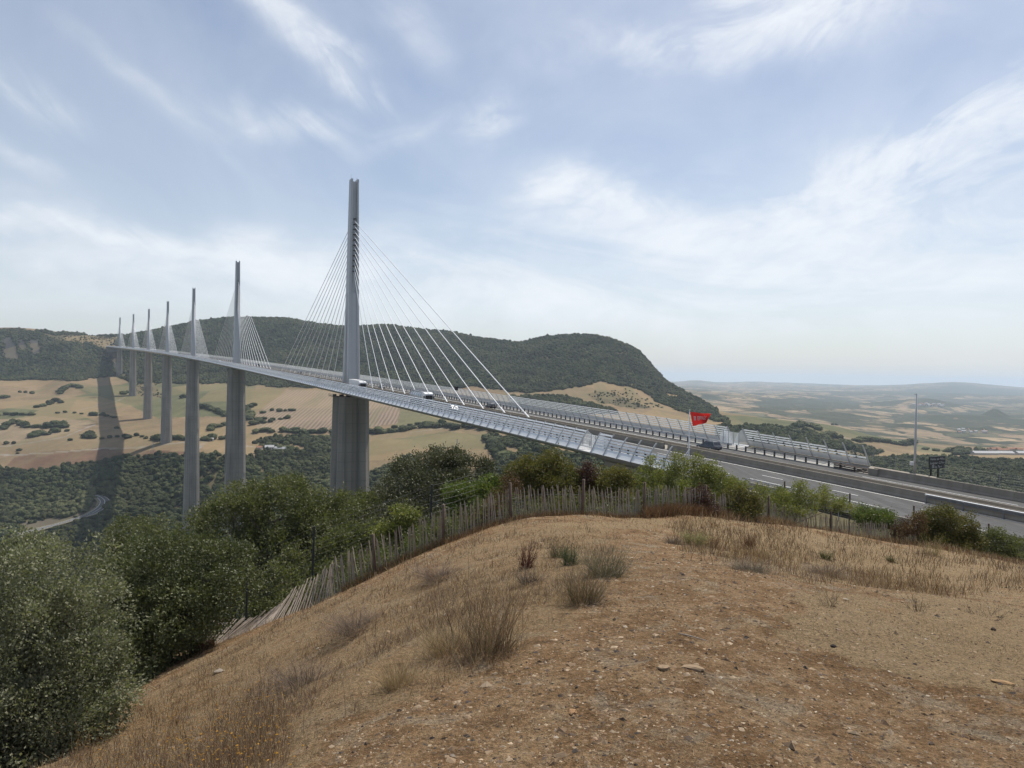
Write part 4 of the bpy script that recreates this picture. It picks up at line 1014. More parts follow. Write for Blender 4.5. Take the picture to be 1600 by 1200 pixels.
# ---- woods: one mass each, far too many trees to count
def wood_group():
    ng = bpy.data.node_groups.new('scatter_trees', 'GeometryNodeTree')
    ng.interface.new_socket('Geometry', in_out='INPUT', socket_type='NodeSocketGeometry'); ng.interface.new_socket('Geometry', in_out='OUTPUT', socket_type='NodeSocketGeometry')
    n, l = ng.nodes, ng.links; gi = n.new('NodeGroupInput'); go = n.new('NodeGroupOutput')
    g2i = n.new('GeometryNodeGeometryToInstance')
    for o in CROWN_SRC:
        oi = n.new('GeometryNodeObjectInfo'); oi.transform_space = 'ORIGINAL'; oi.inputs['Object'].default_value = o
        l.new(oi.outputs['Geometry'], g2i.inputs[0])
    iop = n.new('GeometryNodeInstanceOnPoints'); iop.inputs['Pick Instance'].default_value = True
    def attr(name, typ):
        a = n.new('GeometryNodeInputNamedAttribute'); a.data_type = typ; a.inputs['Name'].default_value = name; return a.outputs['Attribute']
    l.new(gi.outputs[0], iop.inputs['Points']); l.new(g2i.outputs[0], iop.inputs['Instance'])
    l.new(attr('pick', 'INT'), iop.inputs['Instance Index']); l.new(attr('size', 'FLOAT_VECTOR'), iop.inputs['Scale'])
    cx = n.new('ShaderNodeCombineXYZ'); l.new(attr('turn', 'FLOAT'), cx.inputs[2]); l.new(cx.outputs[0], iop.inputs['Rotation'])
    l.new(iop.outputs[0], go.inputs[0]); return ng
CROWN_SRC = []
seen = set()
for o in bpy.data.objects:
    if o.type == 'MESH' and o.data.name.startswith('crown') and o.data.name not in seen: seen.add(o.data.name); CROWN_SRC.append(o)
WG = wood_group()
def wood(name, P, r_, hs=1.0):
    n = len(P); me = bpy.data.meshes.new(name); me.vertices.add(n); me.vertices.foreach_set('co', np.ascontiguousarray(P, np.float32).ravel()); me.update()
    sz = r_[:, None] * RNG.uniform(.8, 1.25, (n, 3)); sz[:, 2] = r_ * RNG.uniform(.8, 1.35, n) * hs
    a = me.attributes.new('size', 'FLOAT_VECTOR', 'POINT'); a.data.foreach_set('vector', sz.astype(np.float32).ravel())
    fattr(me, 'turn', RNG.uniform(0, 6.28, n)); a = me.attributes.new('pick', 'INT', 'POINT'); a.data.foreach_set('value', RNG.integers(0, len(CROWN_SRC), n).astype(np.int32))
    o = link(name, me); md = o.modifiers.new('scatter', 'NODES'); md.node_group = WG; return tag(o, kind='stuff')
cellA = np.zeros(VX.shape); dX = np.diff(VX, axis=1)[:-1]; dY = np.diff(VY, axis=0)[:, :-1]
A_ = np.abs(dX * dY); CL = VCL.reshape(VX.shape)[:-1, :-1]; cpx = vpx.reshape(VX.shape)[:-1, :-1]; cpy = vpy.reshape(VX.shape)[:-1, :-1]; cd = VY[:-1, :-1]
sS, sT = st_of(VX[:-1, :-1], VY[:-1, :-1])
clear = (np.abs(sT) < 22) & (sS > -420) & (sS < 2300) & (((sS < -190)) | (VZ[:-1, :-1] > AXZ + ASL * sS - 16))
pier_near = np.zeros(VX[:-1, :-1].shape, bool)
for s in SP: pier_near |= (np.abs(sS - s) < 15) & (np.abs(sT) < 15)
dens = np.where(CL == WOODF, 1 / 27.0, np.where(CL == SCRUB, 1 / 150.0, np.where(CL == ROCK, 1 / 500.0, 0)))
gapn = fbm(VX[:-1, :-1] / 60, VY[:-1, :-1] / 60, 3, 77)
dens = dens * np.where(gapn > .42, .35, 1) * ~clear * ~pier_near
far_left_cliff = inpoly(cpx, cpy, [(5, 530), (16, 526), (30, 560), (22, 566), (4, 562)]) | inpoly(cpx, cpy, [(44, 534), (60, 530), (62, 556), (46, 556)])
dens = dens * np.where(far_left_cliff, .3, 1)
RDPX = np.array([(20, 838), (50, 831), (72, 825), (105, 816), (140, 805), (155, 797), (163, 789), (164, 783), (158, 778), (147, 774)], float)
ryl = np.interp(cpx, RDPX[:8, 0], RDPX[:8, 1]); strip = (cpx > 20) & (cpx < 166) & (cpy > ryl - 4) & (cpy < ryl + 11) & (cd > 700)
strip |= (np.hypot(cpx - 156, (cpy - 783) * 1.2) < 15) & (cd > 700)
dens = np.where(strip, dens * .03, dens)
front = cd > 330
def sample(maskd):
    ex = A_ * maskd; n = RNG.poisson(ex); ii, jj = np.nonzero(n); rep = n[ii, jj]; ii = np.repeat(ii, rep); jj = np.repeat(jj, rep)
    u, v = RNG.uniform(0, 1, len(ii)), RNG.uniform(0, 1, len(ii))
    def lerp(G): return (G[ii, jj] * (1 - u) + G[ii, jj + 1] * u) * (1 - v) + (G[ii + 1, jj] * (1 - u) + G[ii + 1, jj + 1] * u) * v
    return np.stack([lerp(VX), lerp(VY), lerp(VZ)], 1), CL[ii, jj]
for nm, mk in (('valley_wood', front & (cd < 1300) & (cpx < 900)), ('plateau_edge_wood', front & (cd < 1500) & (cpx >= 900)), ('hillside_wood', (cd >= 1300) & (cd < 2600) & ((cpx < 900) | (cd > 1500)))):
    P, c_ = sample(np.where(mk & (cpx > -200) & (cpx < 1800), dens, 0))
    r_ = np.where(c_ == WOODF, RNG.uniform(2.6, 4.6, len(P)), RNG.uniform(1.0, 2.4, len(P)))
    big = RNG.uniform(0, 1, len(P)) < .08; r_ = np.where(big, r_ * 1.3, r_)
    wood(nm, P - np.array([0, 0, .3]), r_, .95)
    print(nm, len(P))
# slopes below the knoll and round the motorway: nearer scrub woods
P, c_ = sample(np.where((cd >= 66) & (cd <= 330) & (cpx > -150) & (cpx < 1150), np.where(clear | pier_near, 0, 1 / 16.0), 0))
wood('slope_wood', P - np.array([0, 0, .2]), RNG.uniform(1.2, 2.6, len(P)), 1.0)
print('slope', len(P), 'hedge', NHEDGE)
# ------------------------------------------------------------------ trees and bushes round the knoll (leaf by leaf)
def leaves(rg, cent, rad, n, size, clump, up=.25, flat=.5, fold=True):
    """n leaves gathered in twigs near the surface of lobes; returns V,F,tint"""
    cent = np.asarray(cent, float); rad = np.asarray(rad, float); nl = len(cent)
    vol = rad.prod(1) ** (2 / 3); per = max(1, int(clump)); nt = max(1, n // per)
    li = rg.choice(nl, nt, p=vol / vol.sum())
    d = rg.normal(size=(nt, 3)); d /= np.linalg.norm(d, axis=1)[:, None]
    rr = 1 - np.abs(rg.normal(size=nt)) * .24; rr = np.clip(rr + (rg.uniform(size=nt) < .10) * rg.uniform(.04, .2, nt), .1, 1.25)
    # boughs: every lobe carries smaller rounded sprays, most twigs sit on those
    ns = 24; sdir = rg.normal(size=(nl, ns, 3)); sdir /= np.linalg.norm(sdir, axis=2)[..., None]
    srad = rg.uniform(.18, .38, (nl, ns)); sdst = rg.uniform(.68, 1.12, (nl, ns))
    si = rg.integers(0, ns, nt); d2 = rg.normal(size=(nt, 3)) + sdir[li, si] * .9; d2 /= np.linalg.norm(d2, axis=1)[:, None]
    off = sdir[li, si] * sdst[li, si][:, None] + d2 * (srad[li, si] * np.clip(1 - np.abs(rg.normal(size=nt)) * .22, .2, 1))[:, None]
    core = rg.uniform(size=nt) < .16
    off = np.where(core[:, None], d * rr[:, None] * .75, off); d = np.where(core[:, None], d, d2)
    T = cent[li] + off * rad[li]; lump = (rg.uniform(-.5, .5, (nl, ns))[li, si]) * .7
    tt = rg.uniform(.1, .75, nt) + .18 * lump / .3
    ti = np.repeat(np.arange(nt), per); N = len(ti)
    ax = d[ti] * .8 + rg.normal(size=(N, 3)) * .6; ax[:, 2] += up; ax /= np.linalg.norm(ax, axis=1)[:, None]
    P = T[ti] + rg.normal(size=(N, 3)) * (size * 1.3) + ax * size * .5
    sd = np.cross(ax, rg.normal(size=(N, 3))); sd /= np.linalg.norm(sd, axis=1)[:, None]
    L_ = size * rg.uniform(.7, 1.35, (N, 1)); W_ = L_ * flat
    nrm = np.cross(ax, sd)
    V = np.stack([P, P + ax * L_ * .5 + sd * W_ * .5 + nrm * L_ * .08, P + ax * L_, P + ax * L_ * .5 - sd * W_ * .5 + nrm * L_ * .08], 1).reshape(-1, 3)
    F = np.arange(N * 4).reshape(-1, 4); tint = np.clip(tt[ti] + rg.normal(size=N) * .09, 0, 1)
    return V, F, tint
def skeleton(mb, rg, base, cent, rad, r0_, forks=3):
    base = Vector(base); cz = np.average(cent, axis=0, weights=rad.prod(1)); top = Vector(cz)
    mid = base.lerp(top, .45) + Vector((rg.normal() * .1, rg.normal() * .1, 0))
    mb.tube([base - Vector((0, 0, .4)), base, mid, top], [r0_ * 1.3, r0_, r0_ * .7, r0_ * .3], 7)
    for c, q in zip(cent, rad):
        c = Vector(c); st = base.lerp(top, rg.uniform(.25, .6)); e = c + Vector(rg.normal(size=3) * q * .2)
        k = st.lerp(e, .5) + Vector((rg.normal() * .12, rg.normal() * .12, rg.normal() * .1)) * max(q)
        mb.tube([st, k, e], [r0_ * .5, r0_ * .3, r0_ * .1], 5)
        for _ in range(forks):
            d = rg.normal(size=3); d /= np.linalg.norm(d); f = e.lerp(k, rg.uniform(0, .6)); g = Vector(np.array(c) + d * q * rg.uniform(.7, .98))
            mb.tube([f, f.lerp(g, .5) + Vector(rg.normal(size=3) * .08 * max(q)), g], [r0_ * .2, r0_ * .12, r0_ * .04], 4)
L_OAK = leaf_mat('holm_oak_leaf', (.118, .122, .078), (.30, .295, .20), .6, .15, .28, 0)
L_SHADE = leaf_mat('shaded_oak_leaf', (.055, .066, .028), (.175, .18, .083), .5, .3, .2, 0)  # oak leaf colour darkened to paint in the shade on one tree
L_OAK2 = leaf_mat('oak_leaf', (0.071, 0.082, 0.034), (0.210, 0.206, 0.097), .5, .3, .32, 0)
L_DARK = leaf_mat('dark_oak_leaf', (0.055, 0.060, 0.031), (0.168, 0.160, 0.088), .5, .35, .15, 0)
L_BRIGHT = leaf_mat('fresh_leaf', (0.063, 0.088, 0.024), (0.176, 0.197, 0.063), .5, .3, .35, 0)
L_YELLOW = leaf_mat('yellow_leaf', (0.118, 0.130, 0.038), (0.286, 0.277, 0.092), .5, .3, .35, 0)
L_BROWNG = leaf_mat('autumn_leaf', (0.071, 0.076, 0.024), (0.210, 0.168, 0.059), .55, .3, .3, 0)
L_RED = leaf_mat('red_leaf', (0.050, 0.025, 0.024), (0.126, 0.063, 0.050), .55, .3, .2, 0)
def near_tree(name, label, cat, base, lobes, n, size, lm, trunk=.12, clump=7, seed=1, flat=.5, group=None, forks=3, up=.25):
    """lobes: (px, py, depth, rx m, ry m, rz m)"""
    rg = np.random.default_rng(seed); B = np.array(base, float)
    cent = np.array([P3(px, py, d) for px, py, d, *_ in lobes]) - B; rad = np.array([l[3:6] for l in lobes], float)
    e = empty(name, tuple(B)); mb = MB(); skeleton(mb, rg, (0, 0, 0), cent, rad, trunk, forks); mb.build('trunk', M_BARK, e)
    V, F, tint = leaves(rg, cent, rad, int(n * 1.3), size * 1.15, clump, up, flat * 1.25)
    me = npmesh('crown', V, F, [lm]); fattr(me, 'tint', tint, 'FACE'); link('crown', me, e)
    return tag(e, label, cat, group)
def gb(px, d): return at_depth(px, d)
near_tree('holm_oak', 'large grey-green holm oak filling the lower left, closest to the viewer', 'tree', gb(60, 10.6),
    [(-4, 945, 11.2, 1.35, 1.2, 1.1), (70, 930, 11.0, .85, 1.0, .85), (108, 985, 10.8, .55, .9, .8), (36, 1060, 10.4, 1.5, 1.2, 1.0), (98, 1070, 10.6, .6, 1.0, .7), (-64, 1010, 11, 1.6, 1.2, 1.5), (-84, 1150, 10.2, 1.4, 1.2, 1.0), (46, 1150, 10.0, 1.0, 1.0, .7), (96, 1130, 10.4, .6, .8, .45), (-144, 960, 11.5, 1.3, 1.2, 1.2)],
    100000, .042, L_OAK, .16, 8, 3)
near_tree('oak_tree', 'dark oak whose lower boughs hide the flattened left end of the picket fence', 'tree', gb(262, 20.5),
    [(285, 905, 20.5, 1.3, 1.3, .95), (338, 915, 20, .85, 1, .6), (240, 930, 20.5, .9, 1.1, .85), (285, 955, 19.6, 1.1, 1.0, .6), (250, 990, 19.4, .95, 1, .75), (220, 880, 21, .7, .9, .5), (345, 870, 21, .7, .8, .4), (225, 1035, 18.5, .5, .7, .4), (270, 1000, 20.5, 1.2, .9, .5), (285, 985, 20.8, .7, .6, .35), (235, 1010, 19.5, .8, .8, .5)],
    40000, .068, L_SHADE, .15, 7, 5)
near_tree('oak_tree', 'broad olive-green oak behind the wire fence, with the highest crown left of the first pier', 'tree', gb(430, 31),
    [(435, 800, 31, 2.0, 1.8, 1.25), (360, 815, 31, 1.6, 1.6, 1.2), (505, 810, 31, 1.3, 1.4, .95), (410, 860, 30, 2.3, 1.8, 1.2), (500, 865, 29, 1.5, 1.5, 1.1), (320, 850, 31, 1.2, 1.4, 1.1), (455, 770, 31, .9, 1.0, .6), (540, 850, 30, .8, 1.0, .7), (390, 910, 28, 1.6, 1.3, .9), (470, 915, 27, 1.3, 1.2, .8), (400, 775, 31.5, .9, 1, .6), (440, 950, 26.5, 1.3, 1, .6), (370, 955, 27, 1.3, 1, .7), (520, 910, 27, .9, .9, .5), (320, 920, 29, 1.3, 1, .9)],
    66000, .085, L_OAK2, .22, 7, 8)
near_tree('oak_tree', 'small dark green tree low behind the other trees, below the valley road', 'tree', gb(210, 37),
    [(215, 845, 37, 1.2, 1.2, 1.0), (180, 865, 37, .8, 1, .8), (250, 850, 36, 1.0, 1.1, .9), (215, 890, 36, 1.6, 1.3, 1.1), (250, 905, 35, 1.2, 1.0, 1)], 20000, .09, L_BRIGHT if False else L_OAK2, .15, 7, 13)
near_tree('evergreen_oak', 'dark evergreen oak with a rounded crown in front of the green valley field', 'tree', gb(690, 38),
    [(680, 738, 38, 1.7, 1.6, 1.15), (735, 745, 38, 1.15, 1.3, 1.0), (625, 755, 37, 1.0, 1.2, .95), (680, 780, 36, 2.2, 1.6, 1.2), (610, 795, 35, 1.2, 1.3, 1.1), (740, 780, 36, 1.1, 1.2, 1.0), (650, 825, 33, 1.7, 1.3, 1.0), (590, 830, 32, 1.1, 1.2, .9), (690, 715, 38, .7, .8, .45), (715, 718, 38, .6, .7, .4)],
    52000, .085, L_DARK, .22, 7, 21)
near_tree('evergreen_oak', 'low spreading oak between the first pier and the dark rounded oak', 'tree', gb(555, 34),
    [(560, 800, 34, 1.2, 1.2, .8), (530, 835, 32, 1.1, 1.2, .9), (570, 850, 30, 1.0, 1.2, .9), (545, 880, 28, .9, 1.0, .6)], 22000, .08, L_OAK2, .14, 7, 23)
near_tree('green_bush', 'bright green bush with a few russet leaves behind the picket fence, beside the steel post', 'bush', gb(735, 27.5),
    [(735, 775, 27.5, .95, .9, .5), (765, 770, 27.5, .5, .7, .45), (715, 790, 27, .45, .6, .4), (750, 805, 26.5, .9, .7, .5)], 13000, .075, L_BRIGHT, .06, 6, 25)
near_tree('oak_sapling', 'yellow-green oak sapling standing behind the pickets in front of dark foliage', 'sapling', gb(620, 24.6),
    [(628, 805, 24.6, .28, .3, .22), (605, 828, 24.6, .3, .3, .16), (645, 803, 24.6, .16, .2, .12), (622, 838, 24.4, .4, .3, .25), (590, 832, 24.4, .14, .2, .1), (640, 830, 24.5, .2, .25, .2)], 3400, .07, L_YELLOW, .03, 6, 27)
near_tree('green_bush', 'low green bush showing between the pickets below the oak sapling', 'bush', gb(668, 24.4), [(672, 838, 24.2, .55, .5, .3), (690, 830, 24.2, .4, .4, .3), (650, 858, 23.6, .6, .4, .3), (600, 880, 23.3, .5, .4, .3), (560, 905, 23.2, .4, .3, .25)], 9000, .055, L_BRIGHT, .04, 6, 29)
near_tree('oak_bush', 'tall yellowing oak bush behind the crest of the fence, left of the dark red shrub', 'bush', gb(845, 28.5),
    [(840, 735, 28.5, .9, .9, .55), (875, 745, 28.5, .75, .8, .5), (810, 750, 28.5, .6, .7, .5), (850, 770, 28, 1.2, .9, .6), (895, 770, 27.5, .55, .6, .5), (860, 715, 28.5, .3, .4, .2), (880, 800, 24.2, .3, .3, .3)], 20000, .07, L_BROWNG, .08, 6, 31)
near_tree('red_shrub', 'dark red shrub between two yellowish oak bushes at the fence crest', 'bush', gb(917, 28),
    [(917, 745, 28, .3, .35, .4), (912, 768, 28, .4, .4, .4), (922, 732, 28, .14, .2, .2)], 3600, .06, L_RED, .04, 6, 33)
near_tree('oak_bush', 'round yellowish oak bush right of the dark red shrub', 'bush', gb(955, 28.5),
    [(950, 748, 28.5, .75, .7, .36), (975, 755, 28.5, .45, .5, .35), (955, 770, 28, .9, .7, .4)], 9500, .07, L_BROWNG, .06, 6, 35)
near_tree('loose_bush', 'airy light green bush in front of the bridge abutment, behind the fence', 'bush', gb(1030, 30),
    [(1010, 748, 30, .6, .6, .35), (1040, 740, 30, .5, .5, .45), (1060, 722, 30, .3, .35, .25), (1075, 745, 30, .6, .6, .4), (1025, 770, 29.5, 1.1, .7, .45), (1080, 768, 29, .7, .6, .35), (1015, 722, 30, .2, .25, .2), (1090, 720, 30, .25, .3, .2)], 10500, .062, L_YELLOW, .05, 5, 37, up=.5, forks=5)
near_tree('loose_bush', 'light green bush behind the fence below the flag', 'bush', gb(1110, 30),
    [(1110, 738, 30, .45, .5, .3), (1125, 758, 30, .6, .5, .35), (1100, 775, 29.5, .6, .5, .35), (1150, 760, 30.5, .4, .4, .25)], 7000, .06, L_YELLOW, .05, 5, 39, up=.5, forks=5)
near_tree('green_bush', 'dense green bush growing through the pickets right of the brown brambles', 'bush', gb(1150, 29),
    [(1150, 778, 29, .6, .5, .36), (1130, 790, 28.7, .4, .4, .3), (1170, 788, 29, .5, .4, .3), (1155, 800, 28.5, .6, .4, .28)], 8500, .058, L_BROWNG, .05, 6, 41)
near_tree('loose_bush', 'straggly light green bush hanging over the right-hand pickets before the motorway', 'bush', gb(1240, 31.5),
    [(1215, 775, 31.5, .6, .5, .28), (1260, 775, 31.5, .7, .5, .28), (1300, 785, 32, .5, .5, .25), (1240, 792, 31, 1.2, .5, .3), (1190, 770, 31, .25, .3, .25), (1290, 765, 32, .15, .2, .2), (1320, 790, 32, .4, .4, .2), (1250, 760, 31.5, .25, .3, .15)], 8500, .058, L_YELLOW, .04, 5, 43, up=.5, forks=6)
near_tree('green_bush', 'low fresh green bush behind the right-hand end of the fence', 'bush', gb(1362, 34),
    [(1352, 802, 34, .55, .5, .25), (1378, 806, 34, .45, .45, .25), (1365, 815, 33.6, .8, .5, .28)], 6000, .062, L_BRIGHT, .05, 6, 45)
near_tree('oak_bush', 'dense green and brown oak bush at the right end of the picket fence', 'bush', gb(1482, 34),
    [(1470, 815, 34, .85, .8, .5), (1500, 822, 34, .75, .7, .55), (1480, 845, 33.6, 1.35, .8, .6), (1455, 830, 34, .5, .6, .55), (1475, 800, 34, .5, .4, .22), (1512, 845, 33.8, .5, .6, .5)], 19000, .066, L_BROWNG, .08, 6, 47)
near_tree('loose_bush', 'olive green bush at the right picture edge below the motorway', 'bush', gb(1580, 34),
    [(1570, 850, 34, .7, .7, .4), (1600, 855, 34, .8, .7, .4), (1550, 845, 34.5, .4, .5, .4), (1560, 835, 34.5, .25, .3, .25), (1640, 865, 34, .9, .8, .5), (1585, 868, 33.5, .9, .7, .35)], 12000, .06, L_OAK2, .05, 6, 49, up=.4)
near_tree('bramble', 'brown withered bramble hanging over the pickets below the flag', 'bush', gb(1090, 27.3),
    [(1092, 775, 27.3, .42, .4, .3), (1080, 790, 27, .4, .3, .25), (1105, 795, 27, .35, .3, .2)], 4500, .05, L_RED, .03, 5, 51)
rgu = np.random.default_rng(500); cc, rr_ = [], []
for px in np.arange(440, 1130, 9.0):
    d0 = float(np.interp(px, [f[0] for f in FENCE], [f[2] for f in FENCE])) + rgu.uniform(.5, 2.2); q = at_depth(px, d0); h = rgu.uniform(.3, .62); cc.append(q + np.array([0, 0, h * .55])); rr_.append((rgu.uniform(.35, .7), .4, h))
V, F, tint = leaves(rgu, np.array(cc), np.array(rr_), 26000, .07, 6)
me = npmesh('undergrowth', V, F, [L_OAK2]); fattr(me, 'tint', tint, 'FACE'); tag(link('undergrowth', me), kind='stuff')
near_tree('russet_bush', 'small russet bush behind the pickets at the fence bend', 'bush', gb(795, 25.5),
    [(797, 762, 25.5, .3, .3, .35), (785, 780, 25, .35, .3, .35), (770, 800, 24, .4, .3, .3), (748, 812, 23.6, .3, .2, .25)], 3600, .055, leaf_mat('russet_leaf', (0.084, 0.046, 0.025), (0.185, 0.118, 0.063), .6, .2, .2, 0), .03, 5, 53)
near_tree('russet_bush', 'reddish thorny bush against the last pickets beside the right oak bush', 'bush', gb(1425, 33.2),
    [(1425, 822, 33.2, .5, .4, .35), (1405, 830, 33, .4, .3, .25), (1436, 812, 33.2, .2, .3, .25)], 3000, .055, bpy.data.materials['russet_leaf'], .03, 5, 55)
# ------------------------------------------------------------------ picket fence round the knoll
M_PICK = mat('weathered_chestnut', (.47, .40, .335), (.235, .185, .145), 5, .85, bump=.4, stretch=(6, 6, .7), lo=.3, hi=.7)
M_POST = mat('old_fence_post', (.17, .125, .095), (.10, .07, .055), 5, .9, bump=.4, stretch=(4, 4, .6))
M_WIRE = mat('fence_wire', (.07, .07, .07), (.05, .05, .05), 3, .6)
fseg = np.r_[0, np.cumsum(np.linalg.norm(np.diff(FXY, axis=0), axis=1))]
fq = np.linspace(0, fseg[-1], 600)
def smooth1(v): 
    k = np.ones(25) / 25; return np.convolve(np.pad(v, 12, 'edge'), k, 'valid')
fX = smooth1(np.interp(fq, fseg, FXY[:, 0])); fY = smooth1(np.interp(fq, fseg, FXY[:, 1]))
fZ = fg_height(fX, fY)
def fence_at(l):
    x, y, z = (float(np.interp(l, fq, v)) for v in (fX, fY, fZ)); a = math.atan2(float(np.interp(l + .2, fq, fY)) - y, float(np.interp(l + .2, fq, fX)) - x); return x, y, z, a
PK = []
for k in range(6):
    rg = np.random.default_rng(k + 5); mb = MB(); rings = []; w_ = rg.uniform(.014, .020); h = rg.uniform(.98, 1.16)
    cx = np.cumsum(rg.normal(size=5) * .006); cy = np.cumsum(rg.normal(size=5) * .006)
    for i, z in enumerate((0, .35, .68, .94, 1.0)):
        q = 1.0 if i < 4 else .35
        rings.append([(cx[i] - w_ * q, cy[i] - .012 * q, z * h - .06), (cx[i] + w_ * q, cy[i] - .010 * q, z * h - .06), (cx[i] + w_ * .2 * q, cy[i] + .016 * q, z * h - .06)])
    mb.loft(rings); PK.append(mb.mesh('picket', M_PICK))
fence = tag(empty('picket_fence', (float(fX[300]), float(fY[300]), float(fZ[300]))), 'long weathered wooden picket fence curving round the hilltop, fallen over at its left end', 'fence'); FO = np.array(fence.location)
def lean_of(px):
    return float(np.interp(px, [300, 335, 350, 372, 405, 425, 440, 455, 475, 500, 700, 900, 1100, 1445], [14, 18, 28, 36, 37, 34, 26, 16, 6, -4, -2, -4, 2, -3]))
items = []; l = 0.0
while l < fseg[-1] - .05:
    x, y, z, a = fence_at(l); px = float(project(np.array([[x, y, z]]))[0][0])
    ln = R(lean_of(px) + RNG.normal() * 3.2); items.append((y, x, y, z, a, ln, R(RNG.normal() * 3.5) - R(float(np.interp(px, [300, 345, 430, 480, 540, 620], [50, 56, 52, 38, 20, 4])))))
    l += .078 + RNG.uniform(-.014, .02)
items.sort(key=lambda q: q[0] / 1.0 if q[1] > -9.5 else 99)
far_mb = MB()
for n, (_, x, y, z, a, ln, tw) in enumerate(items):
    M_ = Matrix.Translation((x, y, z)) @ Matrix.Rotation(a, 4, 'Z') @ Matrix.Rotation(ln, 4, 'Y') @ Matrix.Rotation(tw, 4, 'X') @ Matrix.Rotation(RNG.uniform(-.4, .4), 4, 'Z')
    me = PK[n % 6]
    if n < 300:
        o = link('picket', me, fence); o.matrix_local = Matrix.Translation(-Vector(FO)) @ M_
    else:
        far_mb.add([(Matrix.Translation(-Vector(FO)) @ M_) @ v.co for v in me.vertices], [tuple(p.vertices) for p in me.polygons])
print('pickets', len(items))
tag(far_mb.build('pickets', M_PICK, fence), kind='stuff')
for px in (586, 692, 798, 909, 1005, 1100, 1200, 1296, 1395, 1441):
    l = float(fq[np.argmin(np.abs(project(np.stack([fX, fY, fZ], 1))[0] - px))]); x, y, z, a = fence_at(l)
    mb = MB(); k = RNG.normal(size=2) * .03; mb.tube([(0, 0, -.2), (k[0] * .5, k[1] * .5, .6), (k[0], k[1], 1.28)], [.052, .05, .046], 8); mb.build('post', M_POST, fence, True, Vector((x, y, z)) - Vector(FO) + Vector((math.sin(a) * .05, -math.cos(a) * .05, 0)))
for h in (.25, .75):
    mb = MB(); idx = np.arange(90, 600, 6); mb.tube([(fX[i] - FO[0], fY[i] - FO[1], fZ[i] + h + .01 * math.sin(i) - FO[2]) for i in idx], .0035, 3); mb.build('wire', M_WIRE, fence)
# taller wire fence just beyond
wf = tag(empty('wire_fence', tuple(at_depth(491, 24.6))), 'thin wire fence on dark steel posts running in front of the oaks, behind the pickets', 'fence'); WO = np.array(wf.location)
wp = []
for px, top, d in ((300, 898, 25), (388, 868, 24.8), (491, 822, 24.6), (675, 757, 25.6), (745, 738, 26.6)):
    g = at_depth(px, d); T = P3(px, top, d); wp.append((g, T))
    if px in (491, 675, 388):
        mb = MB(); mb.tube([g - WO - np.array([0, 0, .3]), T - WO], .04, 6); mb.build('post', M_DARK, wf)
for k in range(9):
    f = .16 + .82 * k / 8; mb = MB()
    for (g1, T1), (g2, T2) in zip(wp[:-1], wp[1:]):
        a, b = T1 - np.array([0, 0, 2.0 * (1 - f)]), T2 - np.array([0, 0, 2.0 * (1 - f)]); mb.tube([a - WO, (a + b) / 2 - WO - np.array([0, 0, .02]), b - WO], .0055, 3)
    mb.build('wire', M_WIRE, wf)
# ------------------------------------------------------------------ dry grass, weeds, stones
def col_mat(name, rough=.85, trans=.25):
    mt = bpy.data.materials.new(name); mt.use_nodes = True; t = NT(mt.node_tree); b = t.n['Principled BSDF']; b.inputs['Roughness'].default_value = rough; b.inputs['Specular IOR Level'].default_value = .15
    c = t.add('ShaderNodeAttribute', attribute_name='tone').outputs['Color']; t.put(b.inputs['Base Color'], c)
    if trans:
        tl = t.add('ShaderNodeBsdfTranslucent'); t.put(tl.inputs[0], c); ms = t.add('ShaderNodeMixShader'); ms.inputs[0].default_value = trans
        t.put(ms.inputs[1], b.outputs[0]); t.put(ms.inputs[2], tl.outputs[0]); t.put(t.n['Material Output'].inputs[0], ms.outputs[0])
    return mt
M_GRASS = col_mat('dry_grass'); M_STONE = col_mat('field_stone', .9, 0)
TONES = {k: tuple(.84 * x for x in v) for k, v in {'straw': (.36, .255, .13), 'pale': (.44, .335, .19), 'grey': (.225, .18, .13), 'mauve': (.20, .15, .122), 'rust': (.20, .105, .05), 'brown': (.125, .082, .052), 'olive': (.155, .14, .065), 'green': (.085, .115, .04), 'sage': (.17, .175, .115), 'red': (.12, .045, .035), 'dark': (.05, .04, .03), 'gold': (.40, .21, .035), 'lime': (.27, .27, .10)}.items()}
def tone(rg, names, wts, n, var=.18):
    T = np.array([TONES[k] for k in names]); i = rg.choice(len(names), n, p=np.array(wts) / sum(wts)); return T[i] * (1 + rg.normal(size=(n, 1)) * var).clip(.4, 1.7)
def sample_fg(rg, n, dmin, dmax, power=1.0):
    a = rg.uniform(azA, azB, n); d = np.exp(rg.uniform(math.log(dmin), math.log(dmax), n)); X = d * np.tan(a); return X, d
def blades(rg, P, h, w_, lean, tones):
    n = len(P); th = rg.uniform(0, 6.28, n); dirx = np.stack([np.cos(th), np.sin(th), 0 * th], 1)
    ln = lean * rg.uniform(.2, 1.3, n); az_ = rg.uniform(0, 6.28, n); off = np.stack([np.cos(az_), np.sin(az_), 0 * az_], 1) * (h * ln)[:, None]
    zz = np.stack([0 * h, 0 * h, h * np.sqrt(np.clip(1 - (ln * .6) ** 2, .05, 1))], 1)
    mid = P + off * .35 + zz * .55; tip = P + off + zz
    sd = dirx * (w_ / 2)[:, None]
    V = np.stack([P - sd, P + sd, mid + sd * .8, mid - sd * .8, tip], 1).reshape(-1, 3)
    b = np.arange(n)[:, None] * 5
    F = np.concatenate([b + np.array([[0, 1, 2]]), b + np.array([[0, 2, 3]]), b + np.array([[3, 2, 4]])], 1).reshape(-1, 3)
    return V, F, np.repeat(tones, 3, axis=0)
